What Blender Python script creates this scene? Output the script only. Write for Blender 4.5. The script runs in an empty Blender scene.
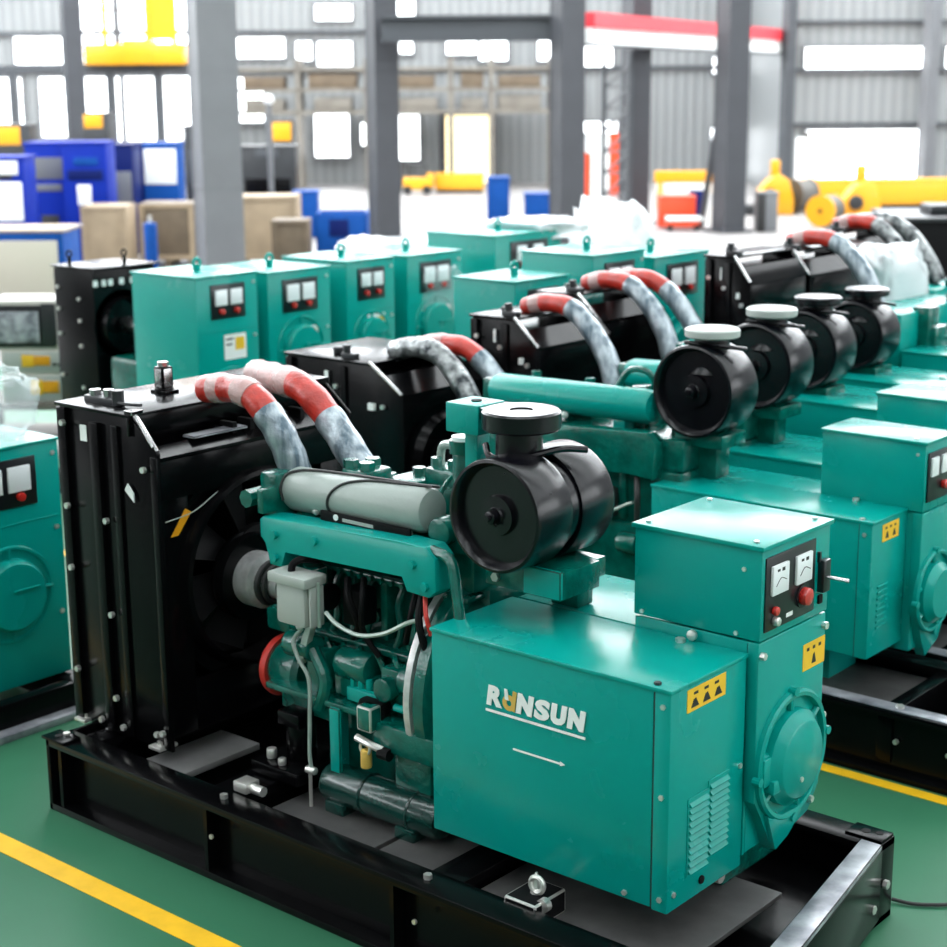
import bpy, bmesh, math, random
from mathutils import Vector, Matrix, noise

random.seed(7)
SC = bpy.context.scene
COL = SC.collection
R = math.radians
V = Vector

# ------------------------------------------------------------------ camera
cam_d = bpy.data.cameras.new('camera')
cam = bpy.data.objects.new('camera', cam_d)
COL.objects.link(cam)
SC.camera = cam
YAW, PITCH, ROLL = -0.70095212, 0.23074018, -0.00654892
fw = V((math.sin(YAW)*math.cos(PITCH), math.cos(YAW)*math.cos(PITCH), -math.sin(PITCH)))
rt = V((math.cos(YAW), -math.sin(YAW), 0))
up = rt.cross(fw)
rt2 = rt*math.cos(ROLL)+up*math.sin(ROLL)
up2 = up*math.cos(ROLL)-rt*math.sin(ROLL)
mw = Matrix((rt2, up2, -fw)).transposed().to_4x4()
mw.translation = V((2.24030903, -3.38982398, 2.45590891))
cam.matrix_world = mw
cam_d.sensor_width = 36.0
cam_d.lens = 36.0*1667.487/947.0
cam_d.clip_end = 300
cam_d.dof.use_dof = True
cam_d.dof.focus_distance = 4.75
cam_d.dof.aperture_fstop = (cam_d.lens/1000.0)/0.021

# ------------------------------------------------------------------ world, light, exposure
w = bpy.data.worlds.new('world')
SC.world = w
w.use_nodes = True
bg = w.node_tree.nodes['Background']
bg.inputs[0].default_value = (0.86, 0.93, 1.0, 1)
bg.inputs[1].default_value = 1.0
SKYLIGHT = 7.0
WINDOW = 4.0
SC.view_settings.view_transform = 'Standard'
SC.view_settings.look = 'None'
SC.view_settings.exposure = 0.25
SC.view_settings.gamma = 1.0
SC.view_settings.use_curve_mapping = False

# the hall stands turned against the rows of machines
HC, HS = 0.7643, 0.6449
HALL = math.atan2(HS, HC)


def hall(a, b, z=0.0):
    return V((a*HC-b*HS, a*HS+b*HC, z))


# ------------------------------------------------------------------ materials
MATS = {}


def mat(name, col, rough=0.4, metal=0.0, coat=0.0, noise_amt=0.0, nscale=6.0, bump=0.0, bscale=40.0,
        emit=0.0, alpha=1.0, spec=0.5, col2=None, trans=0.0, stretch=None):
    if name in MATS:
        return MATS[name]
    m = bpy.data.materials.new(name)
    m.use_nodes = True
    nt = m.node_tree
    p = nt.nodes['Principled BSDF']
    p.inputs['Base Color'].default_value = (*col, 1)
    p.inputs['Roughness'].default_value = rough
    p.inputs['Metallic'].default_value = metal
    p.inputs['Coat Weight'].default_value = coat
    p.inputs['Coat Roughness'].default_value = 0.12
    p.inputs['Specular IOR Level'].default_value = spec
    p.inputs['Alpha'].default_value = alpha
    p.inputs['Transmission Weight'].default_value = trans
    if emit:
        p.inputs['Emission Color'].default_value = (*col, 1)
        p.inputs['Emission Strength'].default_value = emit
    if noise_amt or col2:
        tc = nt.nodes.new('ShaderNodeTexCoord')
        n = nt.nodes.new('ShaderNodeTexNoise')
        n.inputs['Scale'].default_value = nscale
        n.inputs['Detail'].default_value = 5
        if stretch:
            mp = nt.nodes.new('ShaderNodeMapping')
            mp.inputs['Scale'].default_value = stretch
            nt.links.new(tc.outputs['Object'], mp.inputs['Vector'])
            nt.links.new(mp.outputs['Vector'], n.inputs['Vector'])
        else:
            nt.links.new(tc.outputs['Object'], n.inputs['Vector'])
        r = nt.nodes.new('ShaderNodeValToRGB')
        r.color_ramp.elements[0].position = 0.35
        r.color_ramp.elements[1].position = 0.68
        c2 = col2 if col2 else tuple(c*(1-noise_amt) for c in col)
        r.color_ramp.elements[0].color = (*c2, 1)
        r.color_ramp.elements[1].color = (*col, 1)
        nt.links.new(n.outputs['Fac'], r.inputs['Fac'])
        nt.links.new(r.outputs['Color'], p.inputs['Base Color'])
        mr = nt.nodes.new('ShaderNodeMapRange')
        mr.inputs['To Min'].default_value = rough*1.25
        mr.inputs['To Max'].default_value = rough*0.85
        nt.links.new(n.outputs['Fac'], mr.inputs['Value'])
        nt.links.new(mr.outputs['Result'], p.inputs['Roughness'])
    if bump:
        tc = nt.nodes.new('ShaderNodeTexCoord')
        n = nt.nodes.new('ShaderNodeTexNoise')
        n.inputs['Scale'].default_value = bscale
        n.inputs['Detail'].default_value = 4
        nt.links.new(tc.outputs['Object'], n.inputs['Vector'])
        b = nt.nodes.new('ShaderNodeBump')
        b.inputs['Strength'].default_value = bump
        b.inputs['Distance'].default_value = 0.01
        nt.links.new(n.outputs['Fac'], b.inputs['Height'])
        nt.links.new(b.outputs['Normal'], p.inputs['Normal'])
    MATS[name] = m
    return m


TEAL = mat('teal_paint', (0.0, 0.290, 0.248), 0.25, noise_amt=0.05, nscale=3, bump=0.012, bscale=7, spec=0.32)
TUBEG = mat('dark_green_gloss', (0.004, 0.045, 0.036), 0.22, coat=0.4, noise_amt=0.4, nscale=12, bump=0.15, bscale=30)
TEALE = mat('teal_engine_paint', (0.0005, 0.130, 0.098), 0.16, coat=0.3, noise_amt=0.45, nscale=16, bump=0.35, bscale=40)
BLACK = mat('gloss_black_paint', (0.0025, 0.0025, 0.003), 0.2, noise_amt=0.3, nscale=5, bump=0.03, bscale=30, spec=0.13)
BLACKD = mat('dull_black', (0.002, 0.002, 0.0025), 0.6, spec=0.15)
FILTER = mat('black_filter_enamel', (0.002, 0.002, 0.004), 0.24, noise_amt=0.4, nscale=40, bump=0.04, bscale=160, spec=0.42)
STEEL = mat('bright_steel', (0.62, 0.62, 0.62), 0.25, metal=1.0, noise_amt=0.3, nscale=25)
BRUSH = mat('brushed_aluminium', (0.66, 0.66, 0.65), 0.38, metal=0.55, noise_amt=0.25, nscale=30)
ZINC = mat('zinc_bolt', (0.75, 0.74, 0.70), 0.35, metal=0.8)
GREYC = mat('grey_wrapped_cylinder', (0.33, 0.38, 0.35), 0.38, coat=0.2, noise_amt=0.12, nscale=8, bump=0.15, bscale=25)
GREYB = mat('pale_grey_enamel', (0.40, 0.43, 0.40), 0.35, noise_amt=0.1)
WIRE = mat('dark_wire', (0.02, 0.02, 0.02), 0.5)
PIPE = mat('pale_pipe', (0.35, 0.42, 0.38), 0.3, metal=0.3)
RED = mat('red_hose_rubber', (0.56, 0.035, 0.022), 0.3, coat=0.2, noise_amt=0.35, nscale=22, bump=0.35, bscale=60)
REDP = mat('red_paint', (0.55, 0.03, 0.02), 0.4)
FOIL = mat('silver_hose_sleeve', (0.50, 0.56, 0.60), 0.3, metal=0.45, col2=(0.08, 0.12, 0.15), nscale=26, bump=0.7, bscale=30, stretch=(1, 1, .10))
FOILD = mat('crinkled_dark_foil', (0.45, 0.47, 0.47), 0.28, metal=0.6, col2=(0.02, 0.025, 0.03), nscale=20, bump=1.0, bscale=30)
WRAP = mat('clear_plastic_wrap', (0.75, 0.72, 0.70), 0.18, alpha=0.42, bump=1.0, bscale=45)
FILM = mat('plastic_film', (0.80, 0.86, 0.88), 0.14, alpha=0.24, bump=1.0, bscale=9, coat=0.5)
FILMD = mat('thick_plastic_film', (0.80, 0.83, 0.85), 0.2, alpha=0.8, bump=0.9, bscale=7, coat=0.5)
WHITE = mat('white_print', (0.82, 0.84, 0.82), 0.5)
GOLD = mat('gold_print', (0.62, 0.40, 0.08), 0.5)
YELL = mat('yellow_label', (0.85, 0.50, 0.02), 0.45)
INK = mat('black_ink', (0.01, 0.01, 0.01), 0.6)
PANEL = mat('black_instrument_panel', (0.008, 0.009, 0.011), 0.3)
METER = mat('meter_face', (0.80, 0.83, 0.84), 0.3)
REDB = mat('red_button', (0.50, 0.02, 0.015), 0.25, coat=0.5)
DECKL = mat('pale_deck_steel', (0.21, 0.205, 0.205), 0.4, metal=0.2, noise_amt=0.25, nscale=7)
DECK = mat('grey_deck_steel', (0.075, 0.073, 0.072), 0.5, metal=0.1, noise_amt=0.35, nscale=9, bump=0.05)
SCUFF = mat('scuffed_beam_top', (0.50, 0.51, 0.55), 0.33, metal=0.4, col2=(0.16, 0.165, 0.19), nscale=9)
GAP = mat('shadow_gap_filler', (0.003, 0.02, 0.016), 0.7)
YTAPE = mat('yellow_floor_paint', (0.83, 0.47, 0.008), 0.45, noise_amt=0.12, nscale=12)
FLOORG = mat('green_epoxy_floor', (0.030, 0.148, 0.076), 0.42, noise_amt=0.16, nscale=1.3, bump=0.02, bscale=3, spec=0.3)
FLOORW = mat('pale_concrete_floor', (0.24, 0.228, 0.222), 0.45, noise_amt=0.1, nscale=0.7)
GREYP = mat('grey_column_paint', (0.135, 0.14, 0.148), 0.45, noise_amt=0.12, nscale=2)
GREYPD = mat('dark_grey_column_paint', (0.042, 0.045, 0.052), 0.5, noise_amt=0.15, nscale=2)
STEELG = mat('grey_beam_paint', (0.05, 0.055, 0.062), 0.5)
CEILM = mat('roof_sheet', (0.40, 0.42, 0.43), 0.6)
BLUE = mat('royal_blue_paint', (0.002, 0.020, 0.27), 0.5, spec=0.15, noise_amt=0.1)
BLUE2 = mat('mid_blue_paint', (0.004, 0.06, 0.27), 0.5, spec=0.15, noise_amt=0.1)
NAVY = mat('dark_blue_paint', (0.002, 0.009, 0.085), 0.5, spec=0.15)
CREAM = mat('cream_panel', (0.52, 0.48, 0.40), 0.45)
WOOD = mat('pale_plywood', (0.33, 0.25, 0.16), 0.6, noise_amt=0.2, nscale=4)
WOODD = mat('brown_plywood', (0.13, 0.095, 0.06), 0.6, noise_amt=0.25, nscale=4)
YEL = mat('yellow_machine_paint', (0.72, 0.32, 0.004), 0.4, coat=0.2)
REDO = mat('orange_red_paint', (0.75, 0.07, 0.02), 0.4)
PINKR = mat('red_crane_paint', (0.70, 0.035, 0.05), 0.45)
MACH = mat('dark_machine_steel', (0.02, 0.022, 0.025), 0.4, noise_amt=0.3, nscale=6)
CABLE = mat('grey_cable', (0.10, 0.095, 0.085), 0.6, noise_amt=0.3, nscale=20)
RACK = mat('beige_rack_steel', (0.17, 0.155, 0.13), 0.6, noise_amt=0.3, nscale=2)
INSTR = mat('white_instrument_shell', (0.5, 0.48, 0.43), 0.45)
SCREEN = mat('dark_screen_glass', (0.10, 0.11, 0.13), 0.2, col2=(0.45, 0.47, 0.5), nscale=14)
ORNG = mat('amber_display', (0.75, 0.33, 0.01), 0.3)
PANE = mat('daylit_window_pane', (0.95, 0.98, 1.0), 0.3, emit=WINDOW)
SKYP = mat('daylit_roof_panel', (0.93, 0.97, 1.0), 0.5, emit=SKYLIGHT)
WARM = mat('daylit_doorway_curtain', (1.0, 0.86, 0.50), 0.4, emit=1.6)


def sheet_mat():
    m = bpy.data.materials.new('ribbed_wall_sheet')
    m.use_nodes = True
    nt = m.node_tree
    p = nt.nodes['Principled BSDF']
    p.inputs['Roughness'].default_value = 0.45
    tc = nt.nodes.new('ShaderNodeTexCoord')
    wv = nt.nodes.new('ShaderNodeTexWave')
    wv.bands_direction = 'X'
    wv.inputs['Scale'].default_value = 1.3
    wv.inputs['Distortion'].default_value = 0
    nt.links.new(tc.outputs['Object'], wv.inputs['Vector'])
    rr = nt.nodes.new('ShaderNodeValToRGB')
    rr.color_ramp.elements[0].color = (0.17, 0.18, 0.183, 1)
    rr.color_ramp.elements[1].color = (0.22, 0.228, 0.228, 1)
    nt.links.new(wv.outputs['Fac'], rr.inputs['Fac'])
    nt.links.new(rr.outputs['Color'], p.inputs['Base Color'])
    b = nt.nodes.new('ShaderNodeBump')
    b.inputs['Strength'].default_value = 0.5
    b.inputs['Distance'].default_value = 0.03
    nt.links.new(wv.outputs['Fac'], b.inputs['Height'])
    nt.links.new(b.outputs['Normal'], p.inputs['Normal'])
    return m


SHEET = sheet_mat()


# ------------------------------------------------------------------ mesh builder
class MB:
    def __init__(s):
        s.bm = bmesh.new()
        s.mats = []
        s.mi = 0

    def m(s, material):
        if material not in s.mats:
            s.mats.append(material)
        s.mi = s.mats.index(material)
        return s

    def _f(s, vs):
        try:
            f = s.bm.faces.new(vs)
            f.material_index = s.mi
            return f
        except ValueError:
            return None

    def box(s, x0, x1, y0, y1, z0, z1, b=0.0):
        if x1 < x0: x0, x1 = x1, x0
        if y1 < y0: y0, y1 = y1, y0
        if z1 < z0: z0, z1 = z1, z0
        v = [s.bm.verts.new(p) for p in ((x0, y0, z0), (x1, y0, z0), (x1, y1, z0), (x0, y1, z0),
                                         (x0, y0, z1), (x1, y0, z1), (x1, y1, z1), (x0, y1, z1))]
        fs = [s._f([v[i] for i in q]) for q in ((3, 2, 1, 0), (4, 5, 6, 7), (0, 1, 5, 4), (1, 2, 6, 5), (2, 3, 7, 6), (3, 0, 4, 7))]
        if b > 0:
            es = list({e for f in fs for e in f.edges})
            bmesh.ops.bevel(s.bm, geom=es, offset=b, segments=2, affect='EDGES', profile=0.5)
        return s

    def prism(s, poly, axis, lo, hi, b=0.0):
        def P(a, c, t):
            return {'x': (t, a, c), 'y': (a, t, c), 'z': (a, c, t)}[axis]
        A = [s.bm.verts.new(P(a, c, lo)) for a, c in poly]
        B = [s.bm.verts.new(P(a, c, hi)) for a, c in poly]
        n = len(poly)
        fs = [s._f(A), s._f(B)]
        for i in range(n):
            j = (i+1) % n
            fs.append(s._f([A[i], A[j], B[j], B[i]]))
        if b > 0:
            es = list({e for f in fs if f for e in f.edges})
            bmesh.ops.bevel(s.bm, geom=es, offset=b, segments=2, affect='EDGES', profile=0.5)
        return s

    def _frame(s, d):
        d = V(d).normalized()
        a = V((0, 0, 1)) if abs(d.z) < 0.9 else V((1, 0, 0))
        u = d.cross(a).normalized()
        return d, u, d.cross(u).normalized()

    def lathe(s, prof, o, axis, n=28, closed=False):
        """prof: list of (radius, distance along axis)"""
        o = V(o)
        d, u, v = s._frame(axis)
        rings = []
        for r, h in prof:
            c = o+d*h
            if r < 1e-6:
                rings.append([s.bm.verts.new(c)])
            else:
                rings.append([s.bm.verts.new(c+(u*math.cos(t)+v*math.sin(t))*r) for t in (2*math.pi*k/n for k in range(n))])
        pairs = list(zip(rings[:-1], rings[1:]))
        if closed:
            pairs.append((rings[-1], rings[0]))
        for A, B in pairs:
            for k in range(n):
                j = (k+1) % n
                if len(A) == 1 and len(B) == 1:
                    continue
                if len(A) == 1:
                    s._f([A[0], B[j], B[k]])
                elif len(B) == 1:
                    s._f([A[k], A[j], B[0]])
                else:
                    s._f([A[k], A[j], B[j], B[k]])
        return s

    def cyl(s, p0, p1, r0, r1=None, n=20):
        p0, p1 = V(p0), V(p1)
        L = (p1-p0).length
        r1 = r0 if r1 is None else r1
        return s.lathe([(0, 0), (r0, 0), (r1, L), (0, L)], p0, p1-p0, n)

    def rcyl(s, p0, p1, r, e=0.01, n=24):
        p0, p1 = V(p0), V(p1)
        L = (p1-p0).length
        return s.lathe([(0, 0), (r-e, 0), (r-e*.3, e*.3), (r, e), (r, L-e), (r-e*.3, L-e*.3), (r-e, L), (0, L)], p0, p1-p0, n)

    def torus(s, c, axis, RR, r, n=32, k=8):
        return s.lathe([(RR+r*math.cos(t), r*math.sin(t)) for t in (2*math.pi*i/k for i in range(k))], c, axis, n, closed=True)

    def sphere(s, c, r, sc=(1, 1, 1), n=16, k=8):
        c = V(c)
        rings = []
        for i in range(k+1):
            t = math.pi*i/k
            if i in (0, k):
                rings.append([s.bm.verts.new(c+V((0, 0, r*sc[2]*math.cos(t))))])
            else:
                rings.append([s.bm.verts.new(c+V((r*sc[0]*math.sin(t)*math.cos(q), r*sc[1]*math.sin(t)*math.sin(q), r*sc[2]*math.cos(t))))
                              for q in (2*math.pi*j/n for j in range(n))])
        for A, B in zip(rings[:-1], rings[1:]):
            for q in range(n):
                j = (q+1) % n
                if len(A) == 1:
                    s._f([A[0], B[q], B[j]])
                elif len(B) == 1:
                    s._f([A[j], A[q], B[0]])
                else:
                    s._f([A[q], B[q], B[j], A[j]])
        return s

    def tube(s, pts, r, n=10, smooth=5):
        pts = [V(p) for p in pts]
        if smooth and len(pts) > 2:
            q = []
            P = [pts[0]*2-pts[1]]+pts+[pts[-1]*2-pts[-2]]
            for i in range(1, len(P)-2):
                for k in range(smooth):
                    t = k/smooth
                    a, b, c, d = P[i-1], P[i], P[i+1], P[i+2]
                    q.append(0.5*((2*b)+(c-a)*t+(2*a-5*b+4*c-d)*t*t+(3*b-a-3*c+d)*t**3))
            q.append(pts[-1])
            pts = q
        N = len(pts)
        rad = (lambda i: r) if not callable(r) else (lambda i: r(i/(N-1)))
        rings = []
        d = (pts[1]-pts[0]).normalized()
        _, u, v = s._frame(d)
        for i, p in enumerate(pts):
            t = (pts[min(i+1, N-1)]-pts[max(i-1, 0)]).normalized()
            u = (u-t*u.dot(t)).normalized()
            v = t.cross(u)
            rings.append([s.bm.verts.new(p+(u*math.cos(a)+v*math.sin(a))*rad(i)) for a in (2*math.pi*k/n for k in range(n))])
        for A, B in zip(rings[:-1], rings[1:]):
            for k in range(n):
                j = (k+1) % n
                s._f([A[k], A[j], B[j], B[k]])
        s._f(rings[0][::-1])
        s._f(rings[-1])
        return s

    def bolt(s, c, axis, r=0.011, h=0.012):
        d = V(axis).normalized()
        return s.cyl(V(c)-d*0.002, V(c)+d*h, r, n=6)

    def xf(s, M):
        bmesh.ops.transform(s.bm, matrix=M, verts=s.bm.verts)
        return s

    def build(s, name, material=None, parent=None, ang=35, loc=None, rz=0.0):
        if material is not None and not s.mats:
            s.mats = [material]
        bmesh.ops.recalc_face_normals(s.bm, faces=s.bm.faces)
        ca = R(ang)
        for f in s.bm.faces:
            f.smooth = True
        for e in s.bm.edges:
            if len(e.link_faces) == 2:
                e.smooth = e.calc_face_angle(0) < ca
        me = bpy.data.meshes.new(name)
        s.bm.to_mesh(me)
        s.bm.free()
        for k in s.mats:
            me.materials.append(k)
        o = bpy.data.objects.new(name, me)
        COL.objects.link(o)
        if parent is not None:
            o.parent = parent
        if loc is not None:
            o.location = loc
        if rz:
            o.rotation_euler.z = rz
        return o


def thing(name, label, cat, loc=(0, 0, 0), rz=0.0, group=None):
    o = bpy.data.objects.new(name, None)
    o.empty_display_size = 0.1
    COL.objects.link(o)
    o.location = loc
    o.rotation_euler.z = rz
    o['label'] = label
    o['category'] = cat
    if group:
        o['group'] = group
    return o


def tag(o, label, cat, group=None, kind=None):
    o['label'] = label
    o['category'] = cat
    if group:
        o['group'] = group
    if kind:
        o['kind'] = kind
    return o


def struct(o):
    o['kind'] = 'structure'
    return o


def dup(root, loc, label, group=None, rz=None):
    r = root.copy()
    COL.objects.link(r)
    r.location = loc
    if rz is not None:
        r.rotation_euler.z = rz
    r['label'] = label
    if group:
        r['group'] = group
    for ch in list(root.children):
        c = ch.copy()
        COL.objects.link(c)
        c.parent = r
        for g in ch.children:
            d = g.copy()
            COL.objects.link(d)
            d.parent = c
    return r


def text_mesh(body, size, name, material, parent, M, bold=0.0, shear=0.0, extrude=0.001):
    cu = bpy.data.curves.new(name, 'FONT')
    cu.body = body
    cu.size = size
    cu.offset = bold
    cu.shear = shear
    cu.extrude = extrude
    cu.resolution_u = 3
    t = bpy.data.objects.new(name+'_text', cu)
    COL.objects.link(t)
    bpy.context.view_layer.update()
    dg = bpy.context.evaluated_depsgraph_get()
    me = bpy.data.meshes.new_from_object(t.evaluated_get(dg))
    bpy.data.objects.remove(t)
    me.name = name
    me.transform(M)
    me.materials.clear()
    me.materials.append(material)
    o = bpy.data.objects.new(name, me)
    COL.objects.link(o)
    o.parent = parent
    return o


# ================================================================== THE HALL
def slab(name, a0, a1, b0, b1, z0, z1, material, parent=None):
    o = MB().box(a0, a1, b0, b1, z0, z1).build(name, material, parent)
    o.rotation_euler.z = HALL
    return o


struct(slab('floor', -26, 22, -14, 39, -0.30, -0.006, FLOORW))
struct(MB().box(-10.5, 7, -9, 10.5, -0.03, 0.0).build('floor_green_coating', FLOORG))
struct(MB().box(-9, 5, -0.535, -0.452, 0.0005, 0.003).build('trim_1', YTAPE))
struct(MB().box(-9, 5, 1.765, 1.822, 0.0005, 0.003).build('trim_2', YTAPE))

HW = 9.0
struct(slab('wall_back', -26, 6.3, 38.0, 38.25, 0, HW, SHEET))
struct(slab('wall_return', 6.3, 6.5, 33.25, 38.25, 0, HW, SHEET))
struct(slab('wall_end', 6.3, 22, 33.0, 33.25, 0, HW, SHEET))
struct(slab('wall_left', -26.25, -26, -14, 38.25, 0, HW, SHEET))
struct(slab('wall_right', 22, 22.25, -14, 33.25, 0, HW, SHEET))
struct(slab('wall_behind', -26, 22, -14.25, -14, 0, HW, SHEET))
struct(slab('ceiling', -26.25, 22.25, -14.25, 38.25, HW, HW+0.2, CEILM))
# translucent roof panels that let the daylight in: narrow ones over the machines, wide ones over the far bays
k = 0
for b, wd, a0, a1 in [(-12, .8, -10, 20), (-8, .8, -10, 20), (-4, .8, -10, 20), (0, .8, -24, 20), (4, .8, -24, 20)]+[(b_, 3.3 if b_ > 20 else 2.5, -24, 20) for b_ in range(9, 37, 4)]:
    o = MB().box(a0, a1, b, b+wd, HW-0.06, HW-0.02).build('window_roof_%d' % (k+1), SKYP)
    o.rotation_euler.z = HALL
    struct(o)
    k += 1
# tall side windows on the right-hand wall
for b in (-13, -9, -5, -1, 3):
    o = MB().box(21.92, 21.99, b, b+3.2, 2.0, 7.0).build('window_side_%d' % (k+1), PANE)
    o.rotation_euler.z = HALL
    struct(o)
    k += 1

# unseen glowing bands under the eaves, added to brighten reflections on machine tops
for nm, bx_ in (('back', (-25.5, 6.0, 37.90, 37.99)), ('end', (6.8, 21.5, 32.90, 32.99)), ('left', (-25.99, -25.90, -13, 37.5))):
    o = MB().box(*bx_, 5.2, 8.85).build('window_clerestory_' + nm, PANE)
    o.rotation_euler.z = HALL
    struct(o)

# purlins and girts on the walls
mb = MB()
for z in (1.47, 2.62, 3.62, 4.9):
    mb.box(6.5, 21.9, 32.90, 33.0, z, z+0.07)
struct(mb.build('trim_3', STEELG)).rotation_euler.z = HALL
mb = MB()
for z in (2.72, 3.62, 4.6):
    mb.box(-25.9, 6.2, 37.9, 38.0, z, z+0.09)
struct(mb.build('trim_4', STEELG)).rotation_euler.z = HALL


def window(n, a0, a1, z0, z1, b, material=PANE, nx=1, nz=1, fr=0.06):
    f = MB()
    f.box(a0-fr, a1+fr, b-0.09, b-0.005, z0-fr, z0)
    f.box(a0-fr, a1+fr, b-0.09, b-0.005, z1, z1+fr)
    f.box(a0-fr, a0, b-0.09, b-0.005, z0, z1)
    f.box(a1, a1+fr, b-0.09, b-0.005, z0, z1)
    for i in range(1, nx):
        x = a0+(a1-a0)*i/nx
        f.box(x-0.015, x+0.015, b-0.08, b-0.005, z0, z1)
    for i in range(1, nz):
        z = z0+(z1-z0)*i/nz
        f.box(a0, a1, b-0.078, b-0.005, z-0.012, z+0.012)
    r = f.build('window_%d' % n, GREYP)
    r.rotation_euler.z = HALL
    struct(r)
    MB().box(a0, a1, b-0.05, b-0.006, z0, z1).build('window_pane', material, r)


WB = [(-12.4, -11.5, 1.5, 2.62), (-11.05, -10.4, 1.2, 2.62), (-9.95, -9.1, 1.1, 2.62), (-8.95, -8.15, 1.1, 2.62), (-8.0, -7.2, 1.1, 2.62),
      (-11.6, -10.44, 2.95, 3.58), (-9.98, -9.17, 2.95, 4.5), (-9.0, -7.3, 2.95, 4.5), (-6.22, -5.02, 3.06, 3.53), (-4.73, -4.36, 3.00, 3.43),
      (-4.21, -3.38, 2.86, 3.42), (-4.24, -3.36, 3.94, 4.29), (-2.26, -1.84, 4.0, 4.40), (-2.21, -1.89, 3.15, 3.41), (-1.06, -0.33, 3.12, 3.45),
      (-0.25, 0.41, 2.97, 3.49), (1.17, 1.58, 2.96, 3.51), (2.19, 2.98, 2.81, 3.43), (-6.4, -5.58, 1.53, 2.58), (-4.33, -3.50, 0.67, 1.76),
      (-3.19, -2.94, 0.95, 1.48), (-2.33, -1.77, 0.58, 1.67), (2.32, 3.12, 1.21, 1.47), (5.45, 6.05, 2.62, 3.00), (5.45, 6.05, 0.1, 1.30)]
for i, (a0, a1, z0, z1) in enumerate(WB):
    window(i+1, a0, a1, z0, z1, 38.0, nx=2 if a1-a0 > .7 else 1, nz=2 if z1-z0 > .9 else 1)
window(40, 6.72, 9.46, 2.64, 3.12, 33.0)
window(41, 9.75, 12.6, 2.64, 3.12, 33.0)
window(42, 6.81, 9.43, 0.09, 1.38, 33.0, nx=3, nz=3)
# sun-warmed strip curtain in the far gateway
d = MB().box(-1.11, -0.01, 37.9, 37.98, 0.02, 1.66).build('door_1', WARM)
d.rotation_euler.z = HALL
struct(d)
f = MB()
f.box(-1.25, -1.11, 37.84, 37.99, 0, 1.8).box(-0.01, 0.13, 37.84, 37.99, 0, 1.8).box(-1.25, 0.13, 37.84, 37.99, 1.66, 1.8)
f.build('door_frame', GREYPD, d)


# ---- columns and crane beams
def column(label, a, b, wd, material, h=HW, dp=None):
    """H-section column on a base plate"""
    dp = dp or wd
    m = MB()
    t = max(0.03, wd*0.10)
    m.box(-wd/2, wd/2, -dp/2, -dp/2+t, 0, h)
    m.box(-wd/2, wd/2, dp/2-t, dp/2, 0, h)
    m.box(-t*.6, t*.6, -dp/2+t, dp/2-t, 0, h)
    m.box(-wd/2*.96, -wd/2*.96+t*.5, -dp/2+t, dp/2-t, 0, h)
    m.box(-wd*.75, wd*.75, -dp*.75, dp*.75, 0, 0.04)
    for z in (1.2, 2.6, 3.9):
        m.box(-wd/2*1.02, wd/2*1.02, -dp/2*1.02, dp/2*1.02, z, z+0.03)
    o = m.build('column', material, loc=hall(a, b), rz=HALL+R(25))
    tag(o, label, 'column', kind='structure')
    return o


column('pale grey steel column behind the row of teal control boxes', -3.62, 16.9, 0.50, GREYP, dp=.45)
column('dark grey column beside the blue bin', -1.88, 23.1, 0.40, GREYPD)
column('dark grey column left of the red crane beam', 1.0, 22.2, 0.40, GREYPD)
column('slim dark column at the near end of the red beam', 2.4, 25.8, 0.38, GREYPD)
column('dark grey column beside the red crate, brace leaning on it', 3.8, 24.0, 0.40, GREYPD)
column('dark column at the corner of the hall', 6.3, 32.6, 0.22, STEELG)
column('grey end wall column between the upper windows', 9.28, 32.4, 0.26, GREYP)
column('dark column behind the blue cabinets at far left', -8.4, 30.2, 0.36, GREYPD)
column('slim dark column standing among the far left windows', -11.0, 33.5, 0.2, GREYPD)

m = MB()
m.box(0, 1, -0.14, 0.14, 3.06, 3.12).box(0, 1, -0.03, 0.03, 3.06, 3.5).box(0, 1, -0.14, 0.14, 3.42, 3.50)
p0, p1 = hall(2.0, 23.3), hall(7.3, 35.2)
m.bm.transform(Matrix.Diagonal((13.03, 1, 1, 1)))
p0 = hall(1.35, 22.9)
dv = (hall(6.2, 33.0)-p0)
o = MB()
L = dv.length
o.m(PINKR).box(0, L, -0.12, 0.12, 3.27, 3.5).m(WHITE).box(0, L, -0.07, 0.07, 3.02, 3.27).m(STEELG).box(0, L, -0.14, 0.14, 2.98, 3.02)
m.bm.free()
o = o.build('crane_runway_beam', loc=p0, rz=math.atan2(dv.y, dv.x))
tag(o, 'red and white crane runway beam high along the columns', 'beam', kind='structure')
o = MB().box(-1.85, 1.05, 22.40, 22.62, 3.10, 3.40).box(-1.85, 1.05, 22.3, 22.72, 3.40, 3.45).box(-1.85, 1.05, 22.3, 22.72, 3.06, 3.10).build('crane_girder', STEELG)
o.rotation_euler.z = HALL
tag(o, 'dark grey crane girder spanning between the columns', 'beam', kind='structure')
o = MB().box(-16, -6.3, 31.9, 32.1, 2.69, 2.85).build('gallery_beam', STEELG)
for x in (-12.2, -9.75, -7.45, -6.5):
    pass
o.rotation_euler.z = HALL
tag(o, 'dark horizontal beam under the yellow lift basket', 'beam', kind='structure')
for i, (x, l) in enumerate(((-10.1, 'slim post under the dark beam at far left'), (-8.05, 'slim post under the yellow basket, left side'),
                            (-7.05, 'slim post under the yellow basket, right side'))):
    o = MB().box(-.09, .09, -.09, .09, 0, 2.69).build('post', STEELG, loc=hall(x, 32.0), rz=HALL)
    tag(o, l, 'post', kind='structure')
# leaning brace
o = MB().tube([hall(3.42, 24.6, 0.0), hall(3.75, 24.35, 2.6)], 0.055, n=8, smooth=0).build('brace', GREYPD)
tag(o, 'dark slanted brace leaning on the column by the red crate', 'brace')

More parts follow.
